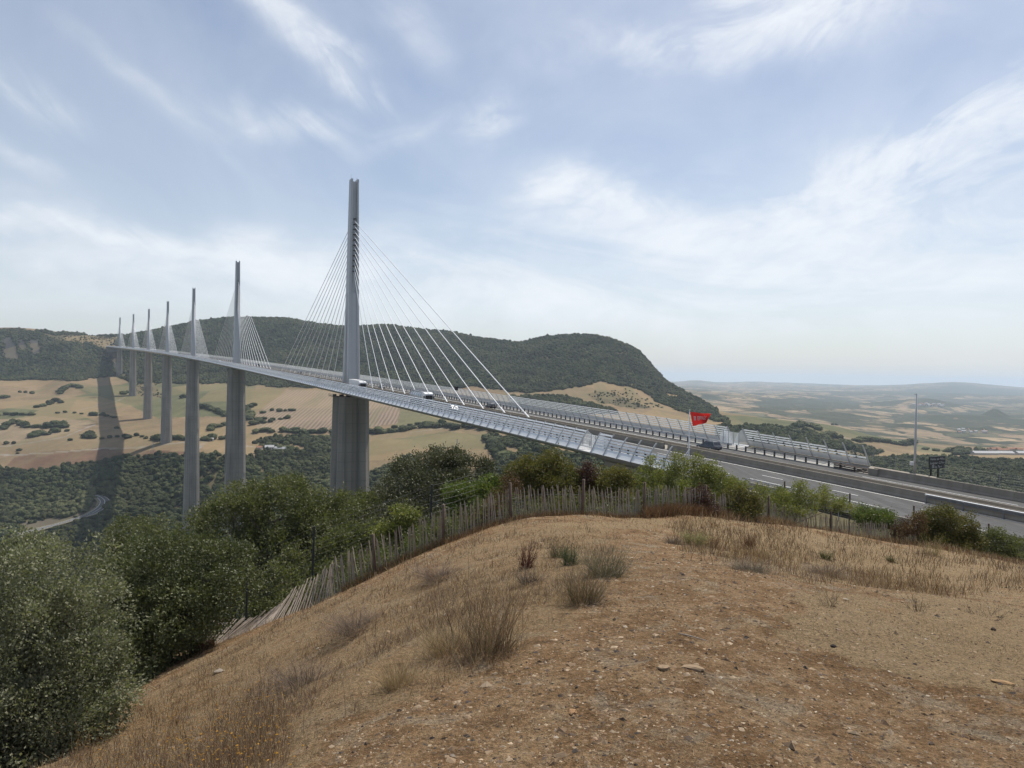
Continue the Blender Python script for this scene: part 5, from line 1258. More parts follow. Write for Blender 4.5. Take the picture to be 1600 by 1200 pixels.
def mk(name, parts, m_=None, kind=None, parent=None):
    o = 0; V, F, C = [], [], []
    for v, f, c in parts: V.append(v); F.append(f + o); C.append(c); o += len(v)
    me = npmesh(name, np.vstack(V), np.vstack(F), [m_ or M_GRASS]); C = np.vstack(C); fattr(me, 'tone', np.hstack([C, np.ones((len(C), 1))]).clip(0, 1), 'FACE', 'FLOAT_COLOR')
    ob = link(name, me, parent); return tag(ob, kind=kind) if kind else ob
rg = np.random.default_rng(101)
parts = []
def region(name, n, dmin, dmax, hlo, hhi, names, wts, clump=.0, lean=.5, jit=26, wmin=.0028, lod=.00062):
    X, Y = sample_fg(rg, n * 4, dmin, dmax); Z = fg_height(X, Y); mkv = fg_mask(X, Y, Z, name, jit)
    cl = fbm(X * .9, Y * .9, 4, 131) + .5 * fbm(X * 3.5, Y * 3.5, 2, 137); keep = (rg.uniform(size=len(X)) < mkv) & (cl > clump + rg.normal(size=len(X)) * .18)
    i = np.nonzero(keep)[0][:n]; P = np.stack([X[i], Y[i], Z[i] - .01], 1); h = rg.uniform(hlo, hhi, len(i)) * (1 + .7 * cl[i]).clip(.4, 1.8)
    # tone drifts in patches
    t1 = tone(rg, names, wts, len(i)); t2 = tone(rg, names[::-1], wts, len(i)); k = sstep(fbm(X[i] * .5, Y[i] * .5, 3, 141), -.15, .15)[:, None]
    parts.append(blades(rg, P, h, np.maximum(wmin, lod * Y[i]) * rg.uniform(.7, 1.3, len(i)), lean, t1 * (1 - k) + t2 * k)); print(name, len(i))
region('slope', 46000, 3.6, 27, .04, .15, ['straw', 'mauve', 'grey', 'pale', 'rust'], [.3, .22, .2, .18, .1], .0, 1.25)
region('slope', 5000, 3.6, 27, .16, .36, ['pale', 'straw', 'brown', 'grey'], [.3, .35, .15, .2], .16, .5)
region('back', 23000, 12, 36, .08, .26, ['straw', 'rust', 'grey', 'pale', 'mauve'], [.3, .2, .15, .25, .1], -.2, .7)
region('back', 4000, 14, 36, .2, .42, ['rust', 'straw', 'pale', 'brown'], [.35, .25, .25, .15], -.05, .45)
region('patch', 32000, 4.5, 20, .015, .05, ['straw', 'pale', 'grey'], [.5, .3, .2], -.25, 1.5, 40)
region('rim', 7000, 17, 27, .03, .10, ['straw', 'pale', 'rust'], [.4, .4, .2], -.1, 1.2)
mk('dry_grass', parts, kind='stuff')
# short stubble and litter over the trodden ground
parts = []
X, Y = sample_fg(rg, 60000, 2.6, 22); Z = fg_height(X, Y); px, py, d = project(np.stack([X, Y, Z], 1)); cl = fbm(X * 1.3, Y * 1.3, 3, 151)
keep = (cl > -.05) & (beyond(X, Y) < -.3); P = np.stack([X, Y, Z + .004], 1)[keep]; n = len(P)
parts.append(blades(rg, P, rg.uniform(.01, .05, n), np.maximum(.0022, .0005 * P[:, 1]), 1.9, tone(rg, ['straw', 'pale', 'brown', 'grey'], [.35, .25, .2, .2], n))); mk('straw_litter', parts, kind='stuff')
# brown tangle along the foot of the fence
parts = []
for px0, px1, dd, names, wts, n, h0, h1 in ((1010, 1140, -.35, ['rust', 'brown', 'straw'], [.5, .3, .2], 5200, .2, .6), (1140, 1445, -.45, ['rust', 'straw', 'pale', 'brown'], [.3, .3, .2, .2], 6500, .15, .55), (700, 1010, -.12, ['rust', 'brown', 'straw'], [.4, .3, .3], 3800, .06, .3), (540, 700, .1, ['rust', 'brown', 'olive'], [.3, .3, .4], 3000, .08, .35), (210, 340, -.5, ['brown', 'rust', 'straw'], [.5, .25, .25], 3000, .1, .4), (1445, 1640, -1.2, ['rust', 'straw', 'pale', 'brown'], [.3, .3, .25, .15], 4200, .15, .5)):
    px = rg.uniform(px0, px1, n); d0 = np.interp(px, [f[0] for f in FENCE], [f[2] for f in FENCE], 24, 34) + dd + rg.normal(size=n) * .35; X = (px - 800) / FPX * d0
    P = np.stack([X, d0, fg_height(X, d0) - .02], 1); parts.append(blades(rg, P, rg.uniform(h0, h1, n), np.full(n, .011), .6, tone(rg, names, wts, n)))
mk('fence_weeds', parts, kind='stuff')
# gravel
def stones(rg, P, r_, tones):
    base = np.array([(1, 0, 0), (-1, 0, 0), (0, 1, 0), (0, -1, 0), (0, 0, .62), (0, 0, -.5)], float); f = np.array([(0, 2, 4), (2, 1, 4), (1, 3, 4), (3, 0, 4), (2, 0, 5), (1, 2, 5), (3, 1, 5), (0, 3, 5)])
    n = len(P); th = rg.uniform(0, 6.28, n); c, s_ = np.cos(th), np.sin(th); V = base[None] * rg.uniform(.55, 1.35, (n, 6, 1)); V = V + rg.normal(size=(n, 6, 3)) * .12; V = V * r_[:, None, None] * np.stack([np.ones(n), rg.uniform(.5, 1, n), rg.uniform(.4, .9, n)], 1)[:, None]
    x = V[..., 0] * c[:, None] - V[..., 1] * s_[:, None]; y = V[..., 0] * s_[:, None] + V[..., 1] * c[:, None]; V = np.stack([x, y, V[..., 2]], -1) + P[:, None]
    return V.reshape(-1, 3), (f[None] + np.arange(n)[:, None, None] * 6).reshape(-1, 3), np.repeat(tones, 8, axis=0)
X, Y = sample_fg(rg, 64000, 2.6, 25); Z = fg_height(X, Y); g = fg_mask(X, Y, Z, 'slope'); pt = fg_mask(X, Y, Z, 'patch'); keep = (rg.uniform(size=len(X)) > np.maximum(g * .9, pt * .45)) & (beyond(X, Y) < -.5)
P = np.stack([X, Y, Z], 1)[keep]; n = len(P); r_ = (.0076 * np.exp(np.abs(rg.normal(size=n)) * .60)) * (P[:, 1] / 5.0) ** .45
ST = np.array([(.185, .125, .078), (.26, .185, .118), (.33, .25, .17), (.095, .07, .052), (.38, .32, .245), (.06, .05, .044)]); tn = ST[rg.choice(6, n, p=[.33, .27, .17, .14, .03, .06])] * (1 + rg.normal(size=(n, 1)) * .12)
mk('gravel', [stones(rg, P, r_.clip(0, .05), tn)], M_STONE, 'stuff')
# a few stones one can point to
def stone(px, py, dims, rz, label, seed, tn=(.27, .195, .125)):
    q = fg_hit(px, py); rg_ = np.random.default_rng(seed); V, F = ICO2; V = V * (1 + rg_.normal(size=(len(V), 1)) * .10); V = V * np.array(dims); V[:, 2] = np.maximum(V[:, 2], -dims[2] * .5)
    me = npmesh('stone', V, F, [M_STONE]); fattr(me, 'tone', np.hstack([np.array(tn) * (1 + rg_.normal(size=(len(F), 1)) * .06), np.ones((len(F), 1))]).clip(0, 1), 'FACE', 'FLOAT_COLOR')
    o = link('stone', me, None, (q[0], q[1], q[2] + dims[2] * .25)); o.rotation_euler = (0, 0, rz); return tag(o, label, 'stone')
stone(1037, 1047, (.055, .04, .022), .4, 'small pale stone half buried in the trodden earth', 1)
stone(1083, 1046, (.095, .045, .026), -.3, 'larger pale flat stone beside the small pale stone on the trodden earth', 2)
stone(895, 1114, (.035, .028, .02), .9, 'orange-brown stone lying alone in the bare soil near the bottom edge', 3, (.32, .19, .10))
stone(1302, 1012, (.035, .025, .02), .2, 'dark stone at the rim of the straw-coloured patch', 4, (.035, .03, .027))
stone(1552, 985, (.04, .03, .03), .5, 'dark clod on the straw-coloured ground near the right edge', 5, (.06, .045, .035))
stone(342, 1052, (.10, .07, .05), .5, 'grey stone in the dry grass below the flattened pickets', 6, (.26, .22, .18))
stone(1567, 1068, (.10, .035, .02), -.5, 'tan bark-like flake by a dark hollow at the lower right', 7, (.33, .21, .11))
q = fg_hit(1060, 993); mb = MB(); mb.tube([(0, 0, .01), (.06, -.06, .016), (.14, -.11, .012), (.24, -.2, .012)], [.006, .0075, .006, .003], 6)
o = mb.build('stick', M_PICK, None, False, q + np.array([0, 0, .005])); tag(o, 'thin pale stick lying on the bare path above the two pale stones', 'stick')

def ribbons(rg, n, h, spread, w_, names, wts, curve=.35, seg=4, base_r=.1, hvar=.35, twigs=0, tw_len=.3):
    th = rg.uniform(0, 6.28, n); rb = base_r * np.sqrt(rg.uniform(size=n)); B = np.stack([np.cos(th) * rb, np.sin(th) * rb, -.02 + 0 * th], 1)
    th2 = th + rg.normal(size=n) * .6; out = spread * rg.uniform(.1, 1, n); H = h * (1 - rg.uniform(0, hvar * 2, n) * .9).clip(.2, 1)
    u = np.linspace(0, 1, seg + 1); L = B[:, None] + np.stack([np.cos(th2), np.sin(th2), 0 * th], 1)[:, None] * (out[:, None] * (u ** (1 + curve))[None])[..., None]
    L[..., 2] += H[:, None] * u[None] * (1 - .12 * u[None]); L[:, 1:, :2] += rg.normal(size=(n, seg, 2)) * h * .032
    W_ = np.full(n, w_) * rg.uniform(.7, 1.3, n); tones = tone(rg, names, wts, n)
    if twigs:
        k = rg.integers(0, n, twigs); f = rg.uniform(.3, .97, twigs) * seg; i0 = np.floor(f).astype(int).clip(0, seg - 1); fr = (f - i0)[:, None]
        S = L[k, i0] * (1 - fr) + L[k, i0 + 1] * fr; d = rg.normal(size=(twigs, 3)); d[:, 2] = np.abs(d[:, 2]) * .9 + .5; d /= np.linalg.norm(d, axis=1)[:, None]
        E_ = S + d * (h * tw_len * rg.uniform(.3, 1, twigs))[:, None]; T2 = S[:, None] + (E_ - S)[:, None] * u[None, :, None]
        L = np.concatenate([L, T2]); W_ = np.concatenate([W_, np.full(twigs, w_ * .6)]); tones = np.concatenate([tones, tone(rg, names, wts, twigs)]); n = n + twigs
    a = rg.uniform(0, 6.28, n); sd = np.stack([np.cos(a), np.sin(a), 0 * a], 1)[:, None] * (W_[:, None] * (1 - .75 * u[None]))[..., None] / 2
    V = np.stack([L - sd, L + sd], 2).reshape(-1, 3); m2 = 2 * (seg + 1); b = np.arange(n)[:, None, None] * m2; s_ = np.arange(seg)[None, :, None] * 2
    F = (b + s_ + np.array([[[0, 1, 3, 2]]])).reshape(-1, 4); F = np.concatenate([F[:, [0, 1, 2]], F[:, [0, 2, 3]]]); C = np.repeat(tones, seg, axis=0)
    return V, F, np.concatenate([C, C]), L[:, -1]
def weed(name, label, px, py, h, spread, n, names, wts, w_=.005, seed=1, heads=None, twigs=0, curve=.35, base_r=None, cat='plant', group=None, tw_len=.3):
    rg_ = np.random.default_rng(seed); q = fg_hit(px, py); w_ = max(w_, .00055 * q[1])
    V, F, C, tips = ribbons(rg_, n, h, spread, w_, names, wts, curve, 4, base_r or spread * .45, .35, twigs, tw_len)
    V2, F2, C2, _ = ribbons(rg_, int(n * .7) + 20, h * .42, spread * 1.25, w_, names + ['straw', 'grey'], list(wts) + [.35, .25], .1, 4, (base_r or spread * .45) * 1.5, .45, n // 2, .3)
    e = empty(name, tuple(q)); mk('stems', [(V, F, C), (V2, F2, C2)], parent=e)
    if heads:
        nm, sz, fr = heads; T = tips[rg_.uniform(size=len(tips)) < fr]; v, f, c = stones(rg_, T, np.full(len(T), sz) * rg_.uniform(.6, 1.4, len(T)), tone(rg_, [nm], [1], len(T))); mk('seed_heads', [(v, f, c)], parent=e)
    return tag(e, label, cat, group)
weed('dry_shrub', 'tallest dry shrub, a wide tangle of brown and straw stems left of the path', 768, 1022, .92, .40, 280, ['rust', 'brown', 'straw', 'olive', 'grey'], [.25, .2, .2, .15, .2], .004, 1, twigs=1000, tw_len=.16)
weed('dry_stalks', 'sparse dark stalks rising over the left part of the tallest dry shrub', 735, 1000, 1.0, .28, 16, ['dark', 'brown'], [.5, .5], .007, 2, twigs=130, tw_len=.12, base_r=.25)
weed('grass_tuft', 'straw-coloured tuft at the left foot of the tallest dry shrub', 700, 1022, .42, .38, 420, ['pale', 'straw', 'olive'], [.4, .4, .2], .004, 3)
weed('grass_tuft', 'yellow straw tuft by itself on the grassy slope, nearest to the dirt', 622, 1072, .30, .26, 380, ['pale', 'straw'], [.5, .5], .0035, 4)
weed('broom_tuft', 'olive-grey broom tuft, the upper of two beside the path', 945, 902, .62, .50, 360, ['sage', 'olive', 'grey'], [.4, .35, .25], .005, 5, twigs=500)
weed('broom_tuft', 'brownish olive broom tuft, the lower of two beside the path', 912, 942, .52, .36, 320, ['olive', 'rust', 'grey'], [.45, .3, .25], .005, 6, twigs=420)
weed('green_weed', 'single fresh green weed between the red stalks and the broom tufts', 890, 884, .44, .18, 150, ['green', 'sage'], [.7, .3], .01, 7, twigs=260)
weed('olive_weed', 'olive weed with brown tops behind the fresh green weed', 872, 872, .45, .3, 160, ['olive', 'brown', 'sage'], [.5, .2, .3], .006, 8, heads=('brown', .022, .3))
weed('red_dock', 'clump of dark red dock stalks with seed heads on the slope crest', 822, 888, .62, .20, 46, ['red', 'brown'], [.75, .25], .012, 9, twigs=420, tw_len=.14)
weed('dry_thistle', 'grey dead thistle clump below the red dock stalks', 828, 912, .28, .32, 220, ['grey', 'dark', 'mauve'], [.5, .25, .25], .006, 10, twigs=200)
weed('pale_weed', 'pale yellow-green round weed at the left rim of the back grass', 1085, 852, .42, .38, 300, ['lime', 'pale'], [.65, .35], .008, 11, heads=('lime', .018, .5), twigs=300)
weed('grey_tuft', 'low grey tuft just left of the pale yellow-green weed', 1052, 850, .28, .3, 220, ['grey', 'mauve'], [.6, .4], .007, 12)
weed('grey_tuft', 'low wide grey tuft on the near edge of the back grass, left one of two', 1170, 893, .24, .52, 420, ['grey', 'sage', 'mauve'], [.5, .2, .3], .006, 13)
weed('grey_tuft', 'low wide grey tuft on the near edge of the back grass, right one of two', 1290, 898, .30, .62, 480, ['grey', 'mauve', 'straw'], [.5, .35, .15], .006, 14)
weed('green_weed', 'small green weed among the brown back grass', 1290, 875, .34, .24, 170, ['green', 'olive'], [.6, .4], .008, 15)
weed('green_weed', 'faint green weed at the right end of the back grass', 1392, 878, .26, .2, 120, ['green', 'olive'], [.6, .4], .008, 16)
weed('straw_tuft', 'bright straw tuft in the middle of the back grass', 1185, 870, .34, .4, 320, ['pale', 'straw'], [.6, .4], .006, 17)
weed('rust_tuft', 'rusty tuft behind the pale yellow-green weed', 1112, 856, .42, .25, 200, ['rust', 'straw'], [.7, .3], .006, 18)
weed('rust_tuft', 'tall rusty tuft against the middle of the back grass', 1170, 858, .6, .25, 160, ['rust', 'brown'], [.7, .3], .006, 19)
weed('twig_weed', 'bare grey twiggy weed standing alone on the open ground', 1297, 948, .32, .20, 26, ['dark', 'grey'], [.5, .5], .005, 20, twigs=120)
weed('twig_weed', 'dark twiggy weed on the straw-coloured ground right of the lone grey one', 1432, 955, .34, .22, 24, ['dark', 'brown'], [.6, .4], .005, 21, twigs=100)
weed('twig_weed', 'sprawling dark twigs at the right end of the straw-coloured ground', 1540, 962, .22, .5, 40, ['dark', 'mauve'], [.6, .4], .005, 22, twigs=120)
weed('mauve_shrub', 'low grey-mauve dead shrub on the left slope below the posts', 560, 985, .34, .75, 520, ['mauve', 'grey', 'brown'], [.5, .3, .2], .006, 23, twigs=300)
weed('mauve_shrub', 'grey-mauve dead shrub halfway down the slope, left of the pale stalks', 470, 1075, .30, .55, 480, ['mauve', 'grey', 'dark'], [.5, .35, .15], .0045, 24, twigs=320)
weed('mauve_shrub', 'low grey dead shrub beside the top of the slope', 690, 905, .3, .7, 480, ['mauve', 'grey', 'rust'], [.5, .3, .2], .006, 25, twigs=260)
weed('dead_stalk', 'single dark dead stalk on the slope', 596, 1022, .48, .12, 5, ['dark', 'brown'], [.6, .4], .009, 26, twigs=40, tw_len=.14)
weed('dead_stalk', 'forked dark dead stalks low on the slope, left of the path edge', 408, 1092, .52, .24, 8, ['dark', 'brown'], [.6, .4], .007, 27, twigs=70, tw_len=.2)
weed('spiny_weed', 'pale spiny weed beside the right-hand oak bush', 1455, 868, .85, .42, 60, ['pale', 'lime', 'straw'], [.5, .25, .25], .012, 28, twigs=180, tw_len=.16)
# golden everlasting flowers at the lower left: uncountable
rgf = np.random.default_rng(77); parts = []; tips = []
for k in range(430):
    px = rgf.uniform(120, 440); py = rgf.uniform(1075, 1235)
    if py < 1085 + (300 - px) * .28 and px < 300: continue
    q = fg_hit(px, py); n = rgf.integers(5, 10)
    V, F, C, T = ribbons(rgf, n, rgf.uniform(.22, .42), .10, max(.003, .0005 * q[1]), ['rust', 'straw', 'brown', 'grey'], [.4, .2, .2, .2], .3, 3, .09)
    parts.append((V + q, F, C)); tips.append(T[rgf.uniform(size=len(T)) < .42] + q)
mk('flower_stems', parts, kind='stuff'); T = np.vstack(tips)
mk('dried_flowers', [stones(rgf, T, rgf.uniform(.006, .0125, len(T)), tone(rgf, ['gold', 'rust'], [.8, .2], len(T)))], kind='stuff')
# ------------------------------------------------------------------ vehicles
def paint(name, c, metal=.3): return mat(name, c, tuple(x * .9 for x in c), 2, .3, metal=metal, spec=.5)
M_GLZ = mat('tinted_glass', (.02, .023, .027), (.015, .017, .02), 2, .08, spec=.8)
M_TYRE = mat('tyre', (.02, .02, .02), (.03, .03, .03), 6, .9); M_RIM = mat('alloy_rim', (.5, .51, .52), (.4, .41, .42), 4, .35, metal=.7)
M_LAMP = mat('lamp_lens', (.42, .42, .41), (.36, .36, .35), 4, .3); M_TAIL = mat('tail_lens', (.35, .02, .02), (.25, .015, .015), 4, .2); M_PLAST = mat('black_plastic', (.03, .03, .032), (.04, .04, .042), 4, .6)
def wheel(parent, x, y, r_, w_=.24):
    s_ = 1 if y > 0 else -1; mb = MB(); mb.tube([(x, y - w_ / 2, r_), (x, y - w_ * .42, r_), (x, y + w_ * .42, r_), (x, y + w_ / 2, r_)], [r_ * .9, r_, r_, r_ * .9], 18); o = mb.build('wheel', M_TYRE, parent)
    mb = MB(); mb.tube([(x, y + s_ * w_ * .5, r_), (x, y + s_ * (w_ * .5 + .012), r_)], [r_ * .64, r_ * .58], 14); mb.build('rim', M_RIM, o)
def car(name, label, L, W, H, pm, s, t, back=False, estate=True, group=None, rails=False):
    e = empty(name); w = W / 2; zb = .22; bl = H * .56; hl = H * .50
    def ring(x, ww, z0, z1): return [(x, -ww * .9, z0), (x, -ww, z0 + .14), (x, -ww, z1 - .14), (x, -ww * .88, z1), (x, ww * .88, z1), (x, ww, z1 - .14), (x, ww, z0 + .14), (x, ww * .9, z0)]
    mb = MB(); R_ = [(-.5, .80, .38, bl * .86), (-.485, .92, .28, bl * .98), (-.43, 1, zb, bl * 1.0), (-.1, 1, zb, bl), (.18, 1, zb, bl), (.3, .99, zb, hl * 1.04), (.42, .96, .24, hl * .93), (.475, .88, .28, hl * .82), (.5, .72, .34, hl * .62)]
    mb.loft([ring(x * L, w * k, a, b) for x, k, a, b in R_]); body = mb.build('body', pm, e, True)
    for p in body.data.polygons: p.use_smooth = len(p.vertices) == 4
    xr0, xr1 = (-.48 * L, -.35 * L) if estate else (-.40 * L, -.25 * L); xf0, xf1 = .20 * L, -.01 * L; wb, wt = w * .93, w * .74
    def cab(k): return [(xr0 + (xr1 - xr0) * k, -(wb + (wt - wb) * k), bl - .02 + (H - bl) * k), (xf0 + (xf1 - xf0) * k, -(wb + (wt - wb) * k), bl - .02 + (H - bl) * k), (xf0 + (xf1 - xf0) * k, wb + (wt - wb) * k, bl - .02 + (H - bl) * k), (xr0 + (xr1 - xr0) * k, wb + (wt - wb) * k, bl - .02 + (H - bl) * k)]
    mb = MB(); mb.loft([cab(0), cab(.5), cab(.93)] + [[(x * .93, y * .8, H) for x, y, z in cab(1)]]); mb.build('cabin', pm, e)
    def win(nm, i, j, u0, u1, k0=.12, k1=.84):
        def pt(k, u): a, b = Vector(cab(k)[i]), Vector(cab(k)[j]); return a.lerp(b, u)
        P = [pt(k0, u0), pt(k0, u1), pt(k1, u1 - (.0)), pt(k1, u0)]; n = (P[1] - P[0]).cross(P[3] - P[0]).normalized(); c = sum(P, Vector()) / 4
        if n.dot(c - Vector((-.1 * L, 0, bl))) < 0: n = -n
        mb = MB(); mb.add([p + n * .012 for p in P] + [p - n * .02 for p in P], [(0, 1, 2, 3), (0, 4, 5, 1), (1, 5, 6, 2), (2, 6, 7, 3), (3, 7, 4, 0)]); mb.build(nm, M_GLZ, e)
    for i, j in ((0, 1), (3, 2)):
        win('side_window', i, j, .08, .30); win('side_window', i, j, .33, .60); win('side_window', i, j, .63, .93)
    win('windshield', 1, 2, .06, .94); win('rear_window', 0, 3, .08, .92, .2)
    r_ = H * .215
    for x in (-.30 * L, .31 * L):
        for y in (-w + .1, w - .1): wheel(e, x, y, r_)
    for y in (-1, 1):
        MB().box((.465 * L, y * w * .62, hl * .74), (.12, .34, .14)).build('headlight', M_LAMP, e)
        MB().box((-.488 * L, y * w * .72, bl * .80), (.08, .3, .17)).build('taillight', M_TAIL, e)
        MB().box((.14 * L, y * (w + .07), bl + .07), (.14, .2, .14)).build('mirror', pm, e)
        if rails: MB().tube([(-.36 * L, y * wt * .84, H + .04), (-.2 * L, y * wt * .86, H + .07), (.02 * L, y * wt * .84, H + .03)], .022, 5).build('roof_rail', M_PLAST, e)
    MB().box((-.497 * L, 0, .45), (.06, W * .8, .2)).build('rear_bumper', M_PLAST, e)
    MB().box((.488 * L, 0, .40), (.06, W * .62, .2)).build('grille', M_PLAST, e)
    MB().box((-.503 * L, 0, .62), (.02, .5, .11)).build('number_plate', M_LAMP, e)
    P = at(s, t, .02 - (0 if t < 0 else .48 + (t - 2.6) * .02)); e.location = tuple(P); g = heading(s); e.rotation_euler = (0, -math.atan(ASL) * (1 if t > 0 else -1), math.pi / 2 - g + (0 if t > 0 else math.pi))
    return tag(e, label, 'car', group)
car('suv', 'dark grey sport utility car driving away on the far lanes, right of the red flag', 4.75, 1.95, 1.68, paint('graphite_paint', (.115, .122, .135), .1), s_at_px(1107, 7.9, -.5), 7.9, rails=True)
car('car', 'small black car driving away near the foot of the lowest stay cables', 4.1, 1.8, 1.5, paint('black_paint', (.02, .02, .024), .3), s_at_px(766, 8.6), 8.6)
car('car', 'silver car seen through the near windscreen slats behind the tanker', 4.3, 1.8, 1.5, paint('silver_paint', (.26, .265, .27), .1), s_at_px(709, -8.8), -8.8)
car('car', 'light grey car just right of the first pylon foot', 4.2, 1.8, 1.55, paint('grey_paint', (.3, .31, .32), .5), s_at_px(596, 8.6), 8.6)
car('car', 'dark car left of the first pylon on the far lanes', 4.3, 1.8, 1.5, paint('navy_paint', (.035, .04, .055), .4), s_at_px(468, 8.6), 8.6)
car('car', 'white car on the deck between the second and third pylons', 4.3, 1.8, 1.5, paint('white_paint', (.8, .8, .8), .0), s_at_px(343, -5.3), -5.3)
car('van', 'dark van on the deck just right of the second pylon', 5.0, 2.0, 2.1, paint('dark_paint', (.04, .042, .045), .2), s_at_px(403, 8.6), 8.6)['category'] = 'van'
M_WHITE = paint('truck_white', (.78, .78, .77), 0)
def truck(name, label, s, t, tank, length):
    e = empty(name); W = 2.5
    mb = MB()
    prof = [(-.0, .7), (0, 3.3), (-.9, 3.65), (-2.2, 3.7), (-2.2, .7)]
    mb.loft([[(x, y, z) for x, z in prof] for y in (-W / 2, W / 2)]); mb.build('cab', M_WHITE, e)
    MB().add([(.02, -1.1, 1.75), (.02, 1.1, 1.75), (.02, 1.1, 2.9), (.02, -1.1, 2.9)], [(0, 1, 2, 3)]).build('windshield', M_GLZ, e)
    for y in (-1, 1):
        MB().box((-.75, y * (W / 2 + .005), 2.25), (.9, .02, .8)).build('side_window', M_GLZ, e); MB().box((.05, y * (W / 2 + .16), 2.3), (.12, .26, .75)).build('mirror', M_PLAST, e)
        MB().box((.03, y * .95, 1.0), (.06, .4, .2)).build('headlight', M_LAMP, e)
    MB().box((.03, 0, 1.3), (.05, 1.9, .32)).build('grille', M_PLAST, e); MB().box((-length / 2, 0, .85), (length - .6, 1.0, .3)).build('chassis', M_PLAST, e)
    x0 = -2.7; x1 = -length
    if tank:
        mb = MB(); n = 20; rr = 1.22
        ST_ = [(x0, .82), (x0 - .12, .95), (x0 - .3, 1)] + [(x1 + .3, 1), (x1 + .12, .95), (x1, .82)]
        mb.loft([[(x, math.cos(2 * math.pi * k / n) * rr * q, 2.35 + math.sin(2 * math.pi * k / n) * rr * .98 * q) for k in range(n)] for x, q in ST_]); mb.build('tank', mat('tank_steel', (.62, .63, .64), (.55, .56, .57), .5, .32, metal=.5), e, True)
        for k in range(6):
            x = x0 - .8 - k * (x0 - x1 - 1.6) / 5; mb = MB(); mb.tube([(x, math.cos(a) * 1.25, 2.35 + math.sin(a) * 1.23) for a in np.linspace(-.3, math.pi + .3, 12)], .05, 4); mb.build('tank_band', M_GALV, e)
        for y in (-.45, .45):
            mb = MB(); mb.tube([(x0 - .3, y, 3.95), (x1 + .3, y, 3.95)], .03, 4)
            for x in np.linspace(x0 - .3, x1 + .3, 6): mb.tube([(x, y, 3.45), (x, y, 3.95)], .025, 4)
            mb.build('handrail', M_GALV, e)
        MB().box(((x0 + x1) / 2, 0, 3.62), (x0 - x1 - .6, .8, .1)).build('catwalk', M_GALV, e)
    else:
        MB().box(((x0 + x1) / 2, 0, 2.5), (x0 - x1, 2.52, 2.75)).build('trailer_box', M_WHITE, e)
        MB().box(((x0 + x1) / 2, 0, 1.05), (x0 - x1 - .6, 2.3, .15)).build('trailer_floor', M_PLAST, e)
    for x in (-1.1, -3.6 if not tank else -3.4, x1 + 1.4, x1 + 2.7, x1 + 4.0):
        for y in (-1.1, 1.1): wheel(e, x, y, .5, .3)
    P = at(s, t, .02); e.location = tuple(P); e.rotation_euler = (0, math.atan(ASL), math.pi / 2 - heading(s) + math.pi)
    return tag(e, label, 'truck')
truck('box_truck', 'white articulated lorry with box trailer coming past the first pylon', s_at_px(567, -8.8), -8.8, False, 14.5)
truck('tanker_truck', 'silver tanker lorry with white cab coming along the near lanes', s_at_px(670, -8.8), -8.8, True, 13.0)
# queue of tiny vehicles far out on the deck
M_YEL = paint('yellow_paint', (.5, .33, .05), 0)
# ------------------------------------------------------------------ flag, sign, mast, roadside fences
def text_mesh(body, size, shear=0.0, res=2, bold=0.0):
    cu = bpy.data.curves.new('lettering', 'FONT'); cu.body = body; cu.size = size; cu.shear = shear; cu.resolution_u = res; cu.align_x = 'LEFT'; cu.offset = bold
    o = bpy.data.objects.new('lettering', cu); COL.objects.link(o); dg = bpy.context.evaluated_depsgraph_get(); dg.update()
    me = bpy.data.meshes.new_from_object(o.evaluated_get(dg)); V = np.array([v.co[:] for v in me.vertices]); F = [tuple(p.vertices) for p in me.polygons]
    bpy.data.objects.remove(o); bpy.data.curves.remove(cu); bpy.data.meshes.remove(me); return V, F
M_POLE = mat('white_pole', (.72, .72, .72), (.62, .62, .62), 3, .4); M_RED = mat('red_cloth', (.62, .035, .03), (.50, .028, .025), 3, .8); M_WPRINT = mat('white_print', (.82, .80, .78), (.75, .73, .71), 4, .7)
def cloth_tr(m_):
    t = NT(m_.node_tree); b = t.n['Principled BSDF']; tl = t.add('ShaderNodeBsdfTranslucent'); c = b.inputs['Base Color'].links[0].from_socket; t.put(tl.inputs[0], c)
    ms = t.add('ShaderNodeMixShader'); ms.inputs[0].default_value = .4; t.put(ms.inputs[1], b.outputs[0]); t.put(ms.inputs[2], tl.outputs[0]); t.put(t.n['Material Output'].inputs[0], ms.outputs[0])
cloth_tr(M_RED); cloth_tr(M_WPRINT)
FD = 62.0; T = P3(1077.5, 641.5, FD); gB = np.array([T[0], FD, float(height(np.array([T[0]]), np.array([FD]))[0])])
fl = tag(empty('flag', tuple(gB)), 'red flag with white lettering flying to the right from a white pole', 'flag'); FLO = gB
mb = MB(); mb.tube([(0, 0, -.5), (0, 0, (T - gB)[2] * .5), (0, 0, (T - gB)[2])], [.075, .065, .045], 8); mb.tube([(0, 0, (T - gB)[2]), (0, 0, (T - gB)[2] + .08)], [.07, .05], 8); mb.build('pole', M_POLE, fl, True)
tA, tB_, tC, tD = (P3(px, py, FD) - FLO for px, py in ((1078.6, 643.6), (1111.5, 647.0), (1082.4, 666.0), (1102.5, 660.6)))
def cloth(u, v, off=0.0):
    """u along the fly, v down the hoist"""
    u, v = np.broadcast_arrays(np.asarray(u, float), np.asarray(v, float)); U, V_ = u[..., None], v[..., None]
    P = (tA * (1 - U) + tB_ * U) * (1 - V_) + (tC * (1 - U) + tD * U) * V_
    P = P.copy(); P[..., 1] += .13 * np.sin(u * 8.5 + v * 2.2) * u ** .6 + .10 * np.sin(u * 4 - v * 5) * u + off; P[..., 2] += .035 * np.sin(u * 9 + v * 4) * u; return P
nu, nv = 28, 14; uu, vv = np.meshgrid(np.linspace(0, 1, nu), np.linspace(0, 1, nv), indexing='ij'); C0 = cloth(uu, vv).reshape(-1, 3)
